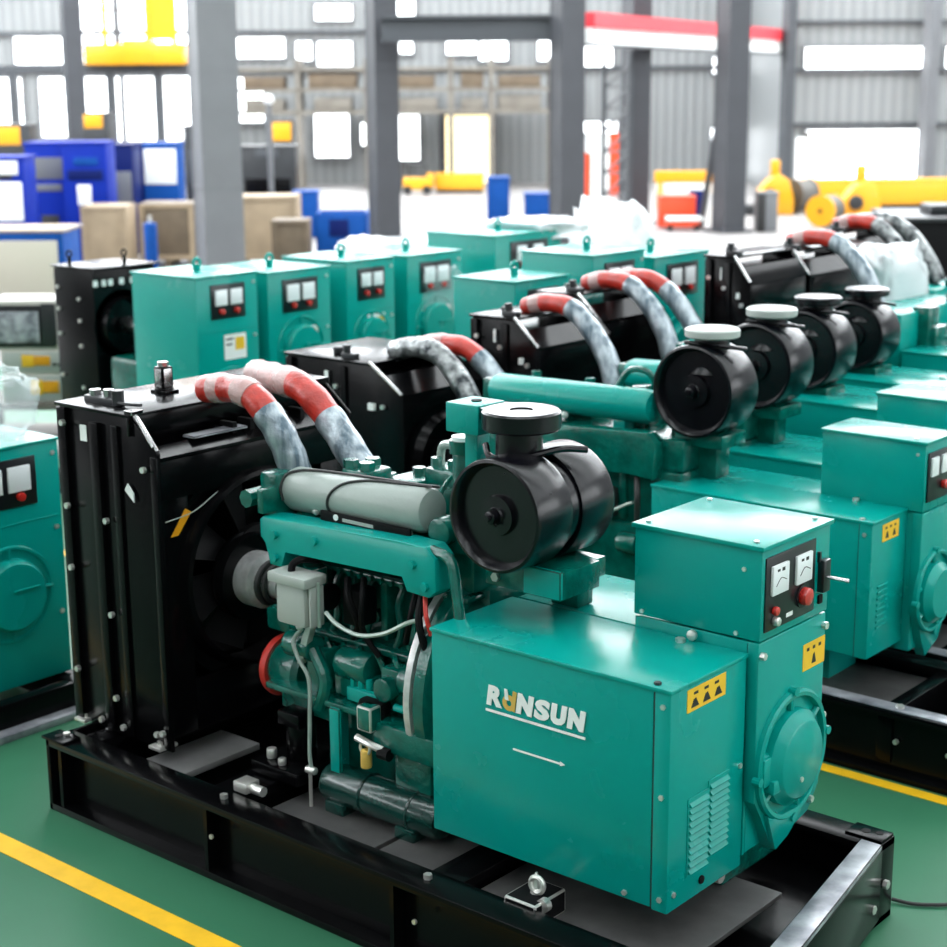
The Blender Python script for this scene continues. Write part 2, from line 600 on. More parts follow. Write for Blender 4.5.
# ================================================================== SHARED MACHINE PARTS
def sticker(mb, x, y0, y1, z0, z1, marks=3, slope=0):
    """a label on a face that looks along +x"""
    mb.m(YELL).box(x, x+0.0015, y0, y1, z0, z1)
    mb.m(INK)
    w_, h_ = y1-y0, z1-z0
    for i in range(marks):
        c = y0+w_*(i+0.5+0.15)/(marks+0.3)
        mb.prism([(c-w_*.10, z0+h_*.16), (c+w_*.10, z0+h_*.16), (c+w_*.02, z0+h_*.55), (c-w_*.04, z0+h_*.5)], 'x', x+0.0014, x+0.0022)
    for i in range(3):
        c = y0+w_*(0.22+0.27*i)
        mb.box(x+0.0014, x+0.0022, c-w_*.06, c+w_*.05, z0+h_*.70, z0+h_*.82)
    return mb


def air_drum(mb, c, r, L):
    """drum with its axis along y; c is the near face centre"""
    x, y, z = c
    mb.lathe([(0, 0.012), (r*.14, 0.006), (r*.16, 0.012), (r*.34, 0.014), (r*.36, 0.03), (r*.84, 0.032), (r*.87, 0.012), (r*.93, 0.0), (r*.98, 0.002), (r, 0.012),
              (r*.995, L*.5), (r, L-0.012), (r*.97, L), (r*.4, L), (0, L)], (x, y, z), (0, 1, 0), 40)
    mb.rcyl((x, y-0.018, z), (x, y+0.03, z), r*.12, 0.006, 12)
    mb.cyl((x, y-0.03, z), (x, y, z), r*.06, n=6)
    mb.tube([(x-r*.15, y-.004, z-r*.02), (x, y-.02, z), (x+r*.08, y-.004, z-r*.16)], 0.004, 6)


def bearing_cover(mb, x, y, z, r):
    """round bell on the end of the alternator, facing +x: rim, spokes with openings, domed cap"""
    mb.lathe([(r, 0), (r, .014), (r*.96, .02), (r*.90, .018), (r*.88, .003), (r*.88, 0)], (x, y, z), (1, 0, 0), 44)
    mb.lathe([(r*.74, 0), (r*.73, .024), (r*.66, .034), (r*.60, .046), (r*.57, .05), (0, .052)], (x, y-.004, z-.004), (1, 0, 0), 44)
    for t in (35, 95, 165, 215, 285, 335):
        c, s_ = math.cos(R(t)), math.sin(R(t))
        mb.cyl((x+.006, y+c*r*.66, z+s_*r*.66), (x+.006, y+c*r*.93, z+s_*r*.93), .011, n=8)
    for t in (92, 186, 272, 5):
        c, s_ = math.cos(R(t)), math.sin(R(t))
        mb.cyl((x, y+c*r*1.0, z+s_*r*1.0), (x+.024, y+c*r*1.0, z+s_*r*1.0), .013, n=10)


def hose(parent, pts, r, split0, split1, wraps=(), sleeve=None):
    """red rubber hose with a silver sleeve on the lower run"""
    pts = [V(p) for p in pts]
    # resample
    q = []
    P = [pts[0]*2-pts[1]]+pts+[pts[-1]*2-pts[-2]]
    for i in range(1, len(P)-2):
        for k_ in range(8):
            t = k_/8
            a, b, c, d_ = P[i-1], P[i], P[i+1], P[i+2]
            q.append(0.5*((2*b)+(c-a)*t+(2*a-5*b+4*c-d_)*t*t+(3*b-a-3*c+d_)*t**3))
    q.append(pts[-1])
    N = len(q)
    h = MB().tube(q, lambda t: r*(1+0.03*math.sin(t*40)), 16, 0).build('coolant_hose', RED, parent)
    i0, i1 = int(split0*(N-1)), int(split1*(N-1))
    MB().tube(q[i0:i1+1], lambda t: r*(1.06+0.03*math.sin(t*23)+0.10*t*t), 16, 0).build('hose_sleeve', sleeve or FOIL, h)
    for w0, w1 in wraps:
        j0, j1 = int(w0*(N-1)), max(int(w1*(N-1)), int(w0*(N-1))+2)
        MB().tube(q[j0:j1+1], lambda t: r*(1.09+0.05*math.sin(t*17)), 14, 0).build('hose_wrap', WRAP, h)
    return h


# ================================================================== HERO GENERATOR SET
hero = thing('generator_set', 'nearest teal diesel generator set with white lettering on its side box', 'generator', (-1.05, .35, 0), group=None)
HX, HY = -1.05, .35


def hb(mb, name, material=None, parent=hero, ang=35):
    """build a mesh given in floor coordinates as a part of the hero"""
    o = mb.build(name, material, None, ang)
    o.data.transform(Matrix.Translation((-HX, -HY, 0)))
    o.parent = parent
    return o


# --- base frame
base = MB()
base.m(BLACK)
for y, s in ((-.226, 1), (.926, -1)):
    # channel rails: web set back behind the flanges
    xe_ = .42 if s > 0 else .234
    base.box(-2.37, xe_, y, y+s*.11, .235, .26, .003)
    base.box(-2.37, xe_, y, y+s*.11, 0, .025, .003)
    base.box(-2.36, .224, y+s*.055, y+s*.075, .02, .24)
base = hb(base, 'base_frame')
for x in (-2.3, -1.55, -.75, .0):
    for y, s in ((-.222, 1), (.922, -1)):
        hb(MB().m(BLACK).box(x-.008, x+.008, y, y+s*.06, .02, .24), 'stiffener', parent=base)
hb(MB().m(BLACK).box(-2.37, -2.35, -.226, .926, .0, .26, .003), 'end_plate', parent=base)
hb(MB().m(BLACK).box(.214, .234, .80, .926, .0, .26, .003), 'end_plate', parent=base)
for x0, x1, z1, mt in ((-2.31, -2.22, .25, BLACK), (-1.64, -1.50, .25, BLACK), (-.72, -.60, .235, BLACK)):
    m = MB().m(mt)
    m.box(x0, x1, -.16, .86, .12, z1, .004)
    hb(m, 'cross_beam', parent=base)
m = MB().m(BLACK).prism([(.318, -.12), (.398, -.12), (.238, .84), (.166, .84)], 'z', .02, .247, .003).m(SCUFF).prism([(.319, -.118), (.397, -.118), (.237, .838), (.167, .838)], 'z', .246, .263, .003)
hb(m, 'end_cross_beam', parent=base)
for (x, y) in ((.18, .885), (-2.32, -.19), (-2.32, .885)):
    m = MB().m(BLACK).box(x-.07, x+.05, y-.038, y+.04, .258, .268, .002).m(BLACKD)
    m.cyl((x-.02, y, .262), (x-.02, y, .2695), .014).cyl((x+.02, y+.01, .262), (x+.02, y+.01, .2695), .011)
    hb(m, 'corner_plate', parent=base)
for x0, x1, y0, y1 in ((-2.06, -1.86, -.10, .30), (-1.45, -1.0, -.13, .80), (-.98, -.62, -.13, .80), (-.58, .10, -.13, .50)):
    m = MB().m(DECKL if x0 < -2 else DECK).box(x0, x1, y0, y1, .185, .20 + (.008 if x0 < -2 else 0), .002)
    hb(m, 'deck_plate', parent=base)
m = MB().m(BLACK).box(-2.2, .2, -.11, .86, .10, .12)
hb(m, 'belly_plate', parent=base)
m = MB().m(ZINC)
for x in (-2.33, -1.52, -.66, .15):
    m.bolt((x, -.165, .26), (0, 0, 1), .013, .014)
    m.bolt((x, -.222, .15), (0, -1, 0), .008, .006) if x > -2 else None
m.bolt((.24, .86, .13), (1, 0, 0), .014)
m.bolt((.24, .78, .08), (1, 0, 0), .014)
hb(m, 'frame_bolt', parent=base)
m = MB().m(ZINC).box(-1.55, -1.49, -.10, -.04, .255, .29, .004).cyl((-1.5, -.07, .27), (-1.44, -.07, .27), .016)
hb(m, 'lashing_lug', parent=base)
m = MB().m(ZINC)
m.torus((-.35, -.06, .30), (0, -1, 0), .022, .008, 20, 8)
m.m(BLACKD).box(-.42, -.31, -.12, .02, .2, .27, .006)
m.m(ZINC).cyl((-.36, -.05, .27), (-.36, -.05, .33), .018, .004, 8).cyl((-.31, -.07, .26), (-.31, -.09, .26), .02, n=12)
hb(m, 'mount_foot', parent=base)

# --- radiator
rad = MB().m(BLACK)
x0, x1 = -2.44, -1.93
side = [(x0, .26), (x1, .26), (x1, 1.29), (-2.06, 1.395), (x0, 1.395)]
for y in (-.03, .855):
    rad.prism(side, 'y', y, y+.012, .002)
# returns along the near side that give it its folded look
rad.box(x0, x0+.045, -.045, -.028, .26, 1.39, .003)
rad.box(-2.26, -2.215, -.05, -.028, .27, 1.36, .004)
rad.box(-2.155, -2.12, -.042, -.028, .27, 1.36, .003)
rad.box(x1-.03, x1, -.04, -.028, .27, 1.28, .003)
# top plate with folded front edge
rad.box(x0-.01, -2.05, -.045, .875, 1.395, 1.407, .003)
rad.box(-2.062, -2.05, -.045, .875, 1.335, 1.40, .002)
# core, lower body
rad.box(x0+.03, -2.08, -.01, .85, .28, 1.33)
rad.box(-1.95, -1.93, -.025, .865, 1.13, 1.268, .003)
rad.prism([(-2.05, 1.30), (-1.93, 1.262), (-1.93, 1.275), (-2.05, 1.318)], 'y', .30, .865)
rad.prism([(-2.0, 1.285), (-1.93, 1.262), (-1.93, 1.275), (-2.0, 1.30)], 'y', -.02, .30)
rad.m(ZINC)
for x, z in ((-2.40, 1.34), (-2.40, 1.05), (-2.40, .83), (-2.40, .46), (-2.19, 1.03), (-2.19, .70), (-2.19, .40), (-1.98, 1.235), (-1.98, .32), (-2.28, .30), (-2.16, .30), (-1.95, .33)):
    rad.bolt((x, -.047, z), (0, -1, 0), .011)
rad.m(WHITE).box(-2.31, -2.275, -.0475, -.046, 1.29, 1.345)
rad.prism([(-2.09, 1.15), (-2.045, 1.115), (-2.045, 1.145), (-2.075, 1.175)], 'y', -.045, -.041)
rad = hb(rad, 'radiator')
m = MB().m(BLACK)
# front guard with the round fan opening: shroud ring
m.lathe([(.40, 0), (.36, .0), (.345, .05), (.33, .055), (.33, .03), (.345, -.10), (.40, -.12)], (-1.96, .40, .82), (1, 0, 0), 48)
m.box(-1.965, -1.945, -.02, .10, .30, 1.14, .003).box(-1.965, -1.945, .72, .86, .30, 1.14, .003)
m.box(-1.965, -1.945, .10, .72, .30, .48, .003).box(-1.965, -1.945, .10, .72, 1.135, 1.14)
hb(m, 'fan_shroud', parent=rad)
m = MB().m(BLACKD)
for z in [1.29+.012*i for i in range(2)]:
    pass
for yy in (.34, .42, .50, .58, .66):
    hb(MB().m(BLACKD).box(-2.045, -1.98, yy, yy+.02, 1.285, 1.33), 'top_louver', parent=rad)
m.m(SCUFF).box(-2.03, -1.97, .16, .40, 1.303, 1.312, .002)
hb(m, 'top_strap', parent=rad)
m = MB().m(BLACK)
m.rcyl((-2.285, .30, 1.405), (-2.285, .30, 1.425), .035, .004, 16)
m.m(STEEL).box(-2.31, -2.26, .275, .325, 1.42, 1.50, .008).m(BLACK).box(-2.325, -2.245, .27, .335, 1.405, 1.418, .003)
m.m(STEEL).cyl((-2.285, .30, 1.50), (-2.285, .30, 1.515), .02, n=8)
hb(m, 'filler_cap', parent=rad)
m = MB().m(BLACK).rcyl((-2.2, .55, 1.405), (-2.2, .55, 1.44), .03, .006, 14).cyl((-2.2, .55, 1.44), (-2.2, .55, 1.448), .038, n=14)
hb(m, 'pressure_cap', parent=rad)
m = MB().m(MACH)
m.box(-2.37, -2.20, .02, .06, 1.405, 1.43, .004)
m.m(STEEL).cyl((-2.33, .04, 1.43), (-2.33, .04, 1.45), .02, n=8).cyl((-2.27, .05, 1.43), (-2.27, .05, 1.455), .018, n=8).m(MACH).cyl((-2.21, .04, 1.41), (-2.21, .04, 1.46), .022, n=8)
m.tube([(-2.45, .12, 1.42), (-2.35, .08, 1.43), (-2.2, .03, 1.42), (-2.1, 0.05, 1.42)], .006, 6)
hb(m, 'vent_valve', parent=rad)
# stay bar along the sloped corner
m = MB().m(STEEL).tube([(-2.055, -.02, 1.41), (-1.945, -.02, 1.295)], .009, 8, 0).tube([(-2.03, -.03, 1.40), (-1.95, -.03, 1.31)], .006, 8, 0)
m.m(BLACK).box(-2.08, -2.04, -.04, .01, 1.405, 1.42, .003)
hb(m, 'stay_bar', parent=rad)
m = MB().m(ORNG).prism([(.02, 1.0), (.05, 1.0), (.11, 1.07), (.085, 1.085)], 'x', -1.9445, -1.942)
m.m(WHITE)
hb(m, 'warning_strip', parent=rad)
m = MB().m(GREYB).tube([(-1.943, .0, 1.055), (-1.94, .12, 1.07), (-1.93, .25, 1.13), (-1.93, .45, 1.16)], .002, 6)
hb(m, 'edge_wire', parent=rad)
for x in (-2.4, -1.99):
    hb(MB().m(ZINC).box(x-.03, x+.03, -.06, .02, .262, .275, .003).bolt((x, -.03, .275), (0, 0, 1), .012), 'mount_bracket', parent=rad)

# --- fan and pulley
m = MB().m(BLACKD)
for k_ in range(8):
    t = 2*math.pi*k_/8
    c, s_ = math.cos(t), math.sin(t)
    c2, s2 = math.cos(t+.5), math.sin(t+.5)
    A = [(-2.0, .40+c*.08, .82+s_*.08), (-1.96, .40+c2*.09, .82+s2*.09), (-1.95, .40+c2*.30, .82+s2*.30), (-2.02, .40+c*.31, .82+s_*.31)]
    f_ = [m.bm.verts.new(p) for p in A]
    g_ = [m.bm.verts.new((p[0]+.006, p[1], p[2])) for p in A]
    m._f(f_), m._f(g_)
    for i in range(4):
        m._f([f_[i], f_[(i+1) % 4], g_[(i+1) % 4], g_[i]])
m.lathe([(0, 0), (.10, 0), (.11, .05), (.15, .06), (.15, .09), (.12, .10), (0, .10)], (-2.02, .40, .82), (1, 0, 0), 28)
fan = hb(m, 'cooling_fan')
m = MB().m(BLACK)
m.lathe([(0, 0), (.15, 0), (.155, .02), (.13, .03), (.155, .04), (.15, .06), (0, .06)], (-1.955, .34, .80), (1, 0, 0), 32)
hb(m, 'belt_wheel', parent=fan)
m = MB().m(BRUSH).lathe([(0, 0), (.092, 0), (.096, .012), (.096, .075), (.075, .085), (.075, .10), (.05, .10), (.05, .17), (0, .17)], (-1.90, .33, .80), (1, 0, 0), 32)
hb(m, 'pulley', parent=fan)
m = MB().m(WIRE).torus((-1.80, .33, .80), (1, 0, 0), .070, .012, 28, 8).torus((-1.775, .33, .80), (1, 0, 0), .062, .010, 28, 8)
hb(m, 'drive_belt', parent=fan)

# --- engine
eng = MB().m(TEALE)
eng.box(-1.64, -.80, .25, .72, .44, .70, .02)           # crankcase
eng.box(-1.60, -.82, .31, .70, .68, .97, .015)         # cylinder block
eng.box(-1.60, -.84, .26, .68, .96, 1.12, .012)         # head
# ribs and pads on the block side
for x in (-1.50, -1.36, -1.22, -1.08, -.94):
    eng.box(x, x+.03, .25, .32, .74, .95, .006)
    eng.tube([(x+.07, .30, .93), (x+.06, .27, .86), (x+.08, .26, .78), (x+.05, .25, .70)], .012, 8)
    eng.cyl((x+.09, .30, .80), (x+.09, .275, .80), .022, n=8)
eng.box(-1.60, -.84, .21, .32, .705, .73, .008)
eng.box(-1.60, -.84, .23, .32, .935, .955, .008)
# rounded covers half way down
for x in (-1.25, -.98):
    eng.rcyl((x-.075, .185, .665), (x+.065, .185, .665), .055, .012, 18)
    eng.box(x-.085, x+.075, .15, .24, .56, .645, .012)
eng.box(-1.13, -1.05, .15, .23, .60, .70, .01)
eng.rcyl((-1.09, .11, .64), (-1.09, .22, .64), .04, .01, 14)
eng.box(-1.45, -1.36, .14, .24, .50, .70, .012)
eng.tube([(-1.40, .13, .70), (-1.33, .11, .62), (-1.36, .11, .52)], .022, 10)
eng.rcyl((-1.52, .14, .70), (-1.40, .14, .70), .045, .01, 16)
# gear case at the fan end
eng.lathe([(0, 0), (.085, 0), (.095, .02), (.10, .12), (.085, .14), (0, .14)], (-1.66, .25, .56), (1, 0, 0), 28)
eng.box(-1.66, -1.59, .30, .68, .50, 1.02, .02)
eng.rcyl((-1.70, .37, .80), (-1.60, .37, .80), .07, .012, 24)
eng.rcyl((-1.70, .52, .55), (-1.60, .52, .55), .12, .012, 24)
eng.box(-1.72, -1.60, .22, .34, .68, .76, .015)
rnd = random.Random(11)
for i in range(16):
    x = -1.56+i*.045
    eng.cyl((x, .25, .685), (x, .235, .685), .009, n=6)
    eng.cyl((x+.01, .235, .945), (x+.01, .218, .945), .009, n=6)
    if i % 3 == 0:
        eng.box(x, x+.035, .20, .26, .47+.03*(i % 2), .54, .006)
for i in range(9):
    x = -1.50+i*.075
    eng.tube([(x, .24, .70), (x+.02, .19, .72), (x+.05, .18, .69), (x+.055, .2, .62)], .009, 6)
    eng.rcyl((x+.03, .21, .585), (x+.03, .17, .585), .016+.008*rnd.random(), .004, 8)
eng = hb(eng, 'engine_block')
m = MB().m(TEALE).box(-1.50, -.86, .28, .66, .21, .45, .03).box(-1.55, -.84, .25, .69, .43, .46, .006)
hb(m, 'oil_pan', parent=eng)
m = MB().m(TEALE)
m.lathe([(.12, 0), (.37, 0), (.385, .01), (.385, .05), (.37, .06), (.33, .065), (.30, .10), (.12, .10)], (-.93, .45, .64), (1, 0, 0), 48)
for t in range(0, 360, 24):
    m.bolt((-.94, .45+.35*math.cos(R(t)), .64+.35*math.sin(R(t))), (-1, 0, 0), .012, .012)
hb(m, 'flywheel_housing', parent=eng)
# side rail, with foot leg
m = MB().m(TEALE)
m.box(-1.60, -1.10, .10, .19, .535, .555, .004).box(-1.60, -1.10, .17, .19, .45, .54, .004)
m.m(TEAL).box(-1.295, -1.25, .085, .10, .27, .545, .004).box(-1.29, -1.28, .10, .16, .30, .54, .003).m(TEALE)
m.box(-1.10, -.84, .075, .20, .46, .55, .01)
m.box(-1.05, -.90, .12, .26, .25, .46, .01)
hb(m, 'engine_bracket', parent=eng)
m = MB().m(BRUSH).lathe([(.366, 0), (.386, 0), (.388, .012), (.386, .024), (.366, .024)], (-.957, .45, .64), (1, 0, 0), 56, closed=True)
hb(m, 'ring_gear_cover', parent=eng)
m = MB().m(TEAL).box(-1.26, -1.12, .13, .22, .565, .61, .006)
for i in range(4):
    m.rcyl((-1.245+i*.034, .15, .605), (-1.245+i*.034, .15, .645), .011, .003, 8)
m.box(-1.02, -.90, .14, .20, .545, .60, .005).cyl((-1.05, .13, .59), (-.90, .13, .59), .012, n=10)
hb(m, 'injection_pump', parent=eng)
m = MB().m(TEALE).box(-1.09, -.90, .235, .32, .735, .845, .006)
for x in (-1.08, -1.04, -.99, -.94, -.91):
    for z in (.75, .83):
        m.cyl((x, .235, z), (x, .226, z), .009, n=6)
for x in (-1.06, -1.01, -.96):
    m.box(x, x+.008, .228, .236, .745, .835, .002)
hb(m, 'tappet_cover', parent=eng)
m = MB().m(PIPE).prism([(-1.395, .80), (-1.37, .81), (-1.40, .73), (-1.43, .65), (-1.45, .65), (-1.425, .74)], 'y', .10, .125, .003)
hb(m, 'lever', parent=eng)
m = MB().m(TUBEG).rcyl((-1.33, .12, .28), (-.84, .12, .28), .064, .018, 28)
for x in (-1.15, -.95):
    m.torus((x, .12, .28), (1, 0, 0), .064, .005, 28, 6)
m.box(-1.30, -1.22, .06, .14, .2, .24, .006).box(-1.0, -.92, .06, .14, .2, .24, .006)
hb(m, 'oil_cooler_tube', parent=eng)
# long water rail that runs along the head
m = MB().m(TEAL)
m.prism([(-1.61, 1.10), (-1.595, 1.112), (-1.0, 1.13), (-.90, 1.13), (-.865, 1.10), (-.86, 1.0), (-.89, .975), (-.98, .98), (-.99, 1.03), (-1.50, 1.015), (-1.51, .955), (-1.57, .955), (-1.58, 1.03), (-1.61, 1.04)],
        'y', .11, .20, .006)
m.m(BLACKD)
m.m(TEAL)
for x, z in ((-1.54, 1.06), (-1.54, .985), (-.95, 1.07), (-.90, 1.01), (-1.36, 1.07)):
    m.bolt((x, .11, z), (0, -1, 0), .014, .012)
hb(m, 'water_rail', parent=eng)
m = MB().m(BLACKD).box(-1.40, -1.02, .175, .185, 1.118, 1.150, .002).m(WHITE).cyl((-1.33, .176, 1.137), (-1.33, .172, 1.137), .010, n=14).m(GREYB).box(-1.30, -1.17, .172, .176, 1.129, 1.139)
hb(m, 'rating_strip', parent=eng)
m = MB().m(TEALE).tube([(-.90, .14, 1.115), (-.82, .13, 1.10), (-.79, .12, 1.02), (-.765, .11, .90), (-.755, .11, .80)], .017, 10)
hb(m, 'return_pipe', parent=eng)
m = MB().m(GREYC).rcyl((-1.60, .25, 1.178), (-.985, .25, 1.198), .072, .03, 32)
exh = hb(m, 'exhaust_manifold', parent=eng)
exh.parent = hero
exh.name = 'exhaust_manifold'
exh['label'] = 'grey cylindrical manifold tied with dark wire'
m = MB().m(WIRE)


def ring_pt(x, t, r=.0755):
    return (x, .25+r*math.cos(R(t)), 1.178+(x+1.6)*.0325+r*math.sin(R(t)))


m.tube([ring_pt(-1.57, 200), ring_pt(-1.58, 165), ring_pt(-1.57, 130), ring_pt(-1.50, 105), ring_pt(-1.35, 95), ring_pt(-1.15, 92), ring_pt(-1.02, 90), ring_pt(-1.0, 60)], .0045, 6)
m.tube([ring_pt(-1.36, 230), ring_pt(-1.37, 195), ring_pt(-1.355, 160), ring_pt(-1.31, 130), ring_pt(-1.22, 108), ring_pt(-1.10, 100), ring_pt(-.99, 92)], .0045, 6)
hb(m, 'tie_wire', parent=exh)
# feet of the manifold
m = MB().m(TEALE)
for x in (-1.50, -1.3, -1.12):
    hb(MB().m(TEALE).box(x-.035, x+.035, .22, .32, 1.10, 1.15, .006), 'manifold_foot', parent=exh)
for x in (-1.45, -1.40, -1.23, -1.05):
    hb(MB().m(ZINC).rcyl((x, .20, 1.133), (x+.02, .19, 1.133), .009, .002, 10), 'clamp_nut', parent=exh)
# thermostat housings and hose necks
m = MB().m(TEALE)
m.box(-1.66, -1.58, .16, .30, 1.10, 1.24, .012)
m.cyl((-1.66, .17, 1.16), (-1.66, .10, 1.16), .03, n=8)
m.box(-1.61, -1.58, .10, .18, 1.12, 1.20, .006)
hb(MB().m(TEALE).rcyl((-1.43, .50, 1.08), (-1.45, .50, 1.20), .06, .01, 18), 'hose_neck', parent=eng)
hb(m, 'thermostat_housing', parent=eng)
m = MB().m(TEALE)
m.box(-1.46, -1.34, .33, .45, 1.10, 1.25, .012)
for x, y in ((-1.44, .36), (-1.37, .36), (-1.40, .42)):
    m.cyl((x, y, 1.24), (x, y, 1.275), .026, n=6)
hb(m, 'water_outlet', parent=eng)
# rocker covers and injector gear
m = MB().m(TEALE)
for x in (-1.28, -1.12, -.96):
    m.box(x-.07, x+.06, .42, .60, 1.11, 1.22, .018)
    m.cyl((x, .51, 1.21), (x, .51, 1.245), .022, n=6)
    m.rcyl((x-.05, .39, 1.12), (x-.05, .39, 1.22), .018, .004, 10)
m.box(-1.20, -.92, .44, .58, 1.20, 1.27, .012)
for x in (-1.17, -1.10, -1.02, -.95):
    m.cyl((x, .47, 1.26), (x, .47, 1.30), .018, n=6)
rc = hb(m, 'rocker_cover', parent=eng)
m = MB().m(PIPE).tube([(-1.18, .50, 1.27), (-1.17, .50, 1.33), (-1.10, .48, 1.345), (-1.0, .44, 1.335), (-.93, .42, 1.33)], .014, 10)
m.m(TEALE)
for i, x in enumerate((-1.05, -1.0, -.95, -.90)):
    m.tube([(x, .36, 1.14), (x+.01, .34, 1.22), (x+.04, .36, 1.28), (x+.05, .42, 1.27)], .007, 6)
hb(m, 'injector_pipe', parent=eng)
m = MB().m(TEALE)
m.rcyl((-.97, .37, 1.10), (-.97, .37, 1.36), .035, .006, 14).cyl((-.97, .37, 1.36), (-.97, .37, 1.40), .045, n=14)
m.rcyl((-.90, .36, 1.10), (-.90, .36, 1.33), .024, .006, 12)
m.rcyl((-.86, .34, 1.08), (-.86, .34, 1.24), .03, .006, 12)
m.box(-.96, -.84, .24, .36, 1.08, 1.16, .012)
m.rcyl((-.93, .20, 1.15), (-.93, .30, 1.15), .045, .01, 16)
m.m(WHITE).cyl((-.97, .37, 1.40), (-.97, .37, 1.412), .038, n=14)
hb(m, 'fuel_filter_head', parent=eng)
# grey control box on the engine side
m = MB().m(GREYB).box(-1.485, -1.355, .05, .125, .795, .935, .014).box(-1.505, -1.335, .035, .135, .93, .965, .008)
m.box(-1.345, -1.337, .06, .12, .80, .93, .003).m(PIPE).cyl((-1.33, .09, .80), (-1.33, .09, .945), .006, n=8)
m.m(TEALE).box(-1.50, -1.40, .125, .20, .85, .96, .003)
actu = hb(m, 'governor_box', parent=hero)
actu['label'] = 'pale grey box on the engine side'
m = MB().m(BLACKD).tube([(-1.44, .08, .96), (-1.44, .09, .985), (-1.42, .11, 1.0), (-1.40, .16, .99)], .012, 8)
hb(m, 'cable_gland', parent=actu)
# cables and pipes down the side
m = MB().m(PIPE).tube([(-1.31, .10, .85), (-1.25, .09, .825), (-1.15, .08, .815), (-1.05, .085, .84), (-.97, .10, .885), (-.93, .12, .90)], .007, 8)
hb(m, 'engine_cable', parent=eng)
m = MB().m(PIPE).tube([(-1.43, .11, .77), (-1.45, .09, .73), (-1.42, .08, .68), (-1.375, .08, .62), (-1.365, .07, .50), (-1.36, .06, .38), (-1.355, .06, .335)], .0065, 8)
m.m(ZINC).rcyl((-1.375, .06, .325), (-1.335, .06, .325), .013, .004, 10).cyl((-1.36, .06, .20), (-1.36, .06, .325), .006, n=8).rcyl((-1.44, .11, .775), (-1.42, .09, .785), .013, .004, 10)
hb(m, 'drain_pipe', parent=eng)
m = MB().m(BLACKD)
m.rcyl((-1.13, .12, .53), (-1.13, .12, .60), .05, .01, 16)
m.box(-1.30, -1.22, .16, .24, .80, .92, .01)
m.tube([(-1.28, .17, .95), (-1.24, .13, .90), (-1.22, .15, .82), (-1.26, .17, .76)], .012, 8)
m.tube([(-1.22, .18, .96), (-1.19, .14, .90), (-1.20, .15, .80), (-1.15, .17, .72)], .010, 8)
m.tube([(-.95, .15, .97), (-.93, .11, .90), (-.91, .12, .80), (-.93, .16, .74)], .012, 8)
m.tube([(-.99, .17, .97), (-.98, .13, .90), (-1.02, .15, .80)], .010, 8)
m.rcyl((-1.48, .20, .86), (-1.38, .20, .86), .045, .01, 14)
hb(m, 'wiring_loom', parent=eng)
m = MB().m(REDP).tube([(-.93, .14, .98), (-.90, .11, .92), (-.89, .12, .86)], .007, 6)
hb(m, 'red_wire', parent=eng)
m = MB().m(ZINC).tube([(-1.15, .06, .49), (-1.09, .06, .48), (-1.05, .07, .47)], .012, 8).m(GOLD).rcyl((-1.11, .06, .40), (-1.11, .06, .46), .018, .005, 10)
m.m(ZINC).torus((-1.11, .055, .465), (0, 1, 0), .02, .005, 14, 6).m(TEALE).box(-1.14, -1.08, .05, .10, .52, .60, .006).m(BLACKD).cyl((-1.06, .07, .46), (-1.02, .07, .46), .02, n=10)
hb(m, 'drain_cock', parent=eng)
m = MB().m(REDP).lathe([(.084, 0), (.104, 0), (.107, .012), (.104, .026), (.084, .026)], (-1.685, .255, .555), (1, 0, 0), 36, closed=True)
hb(m, 'red_pulley_guard', parent=eng)
m = MB().m(BLACK).box(-1.62, -1.40, .04, .26, .255, .30, .008)
m.m(ZINC).rcyl((-1.57, .09, .30), (-1.57, .09, .335), .017, .004, 10).rcyl((-1.50, .07, .30), (-1.50, .07, .325), .014, .004, 10).m(BLACK).rcyl((-1.50, .16, .30), (-1.50, .16, .44), .05, .01, 16)
m.box(-1.55, -1.45, .10, .26, .42, .47, .006)
hb(m, 'engine_mount', parent=eng)

# --- hoses from engine to radiator
hose(hero, [V(p)-V((HX, HY, 0)) for p in ((-2.03, .27, 1.452), (-1.92, .265, 1.468), (-1.79, .25, 1.465), (-1.69, .25, 1.395), (-1.635, .27, 1.29), (-1.61, .30, 1.16))], .047, .56, 1.0, ((.10, .22), (.33, .43)))
hose(hero, [V(p)-V((HX, HY, 0)) for p in ((-2.16, .62, 1.44), (-2.0, .57, 1.448), (-1.83, .53, 1.440), (-1.69, .51, 1.36), (-1.55, .50, 1.23), (-1.42, .50, 1.09))], .050, .60, 1.0, ((.02, .36),))

# --- air cleaner
air = MB().m(FILTER)
air_drum(air, (-.635, .10, 1.268), .166, .16)
air.lathe([(.05, 0), (.135, 0), (.14, .01), (.14, .08), (.05, .08)], (-.63, .25, 1.265), (0, 1, 0), 32)
air_drum(air, (-.645, .315, 1.262), .166, .16)
air = hb(air, 'air_cleaner')
m = MB().m(FILTER)
m.lathe([(0, 0), (.095, 0), (.085, .015), (.070, .03), (.067, .15), (.05, .15)], (-.672, .265, 1.375), (0, 0, 1), 32)
m.tube([(-.76, .22, 1.44), (-.72, .20, 1.41), (-.62, .22, 1.42), (-.55, .30, 1.44), (-.50, .36, 1.435)], .010, 8)
hb(m, 'inlet_neck', parent=air)
m = MB().m(FILTER)
m.lathe([(.034, .03), (.034, .056), (.108, .056), (.115, .050), (.115, .006), (.110, 0), (.06, 0), (0, 0)], (-.672, .275, 1.488), (0, 0, 1), 44)
m.prism([(-.80, .24), (-.68, .165), (-.62, .27), (-.69, .38), (-.80, .36)], 'z', 1.505, 1.540, .004)
m.m(BLACKD).cyl((-.672, .275, 1.50), (-.672, .275, 1.535), .034, n=20)
hb(m, 'inlet_cap', parent=air)
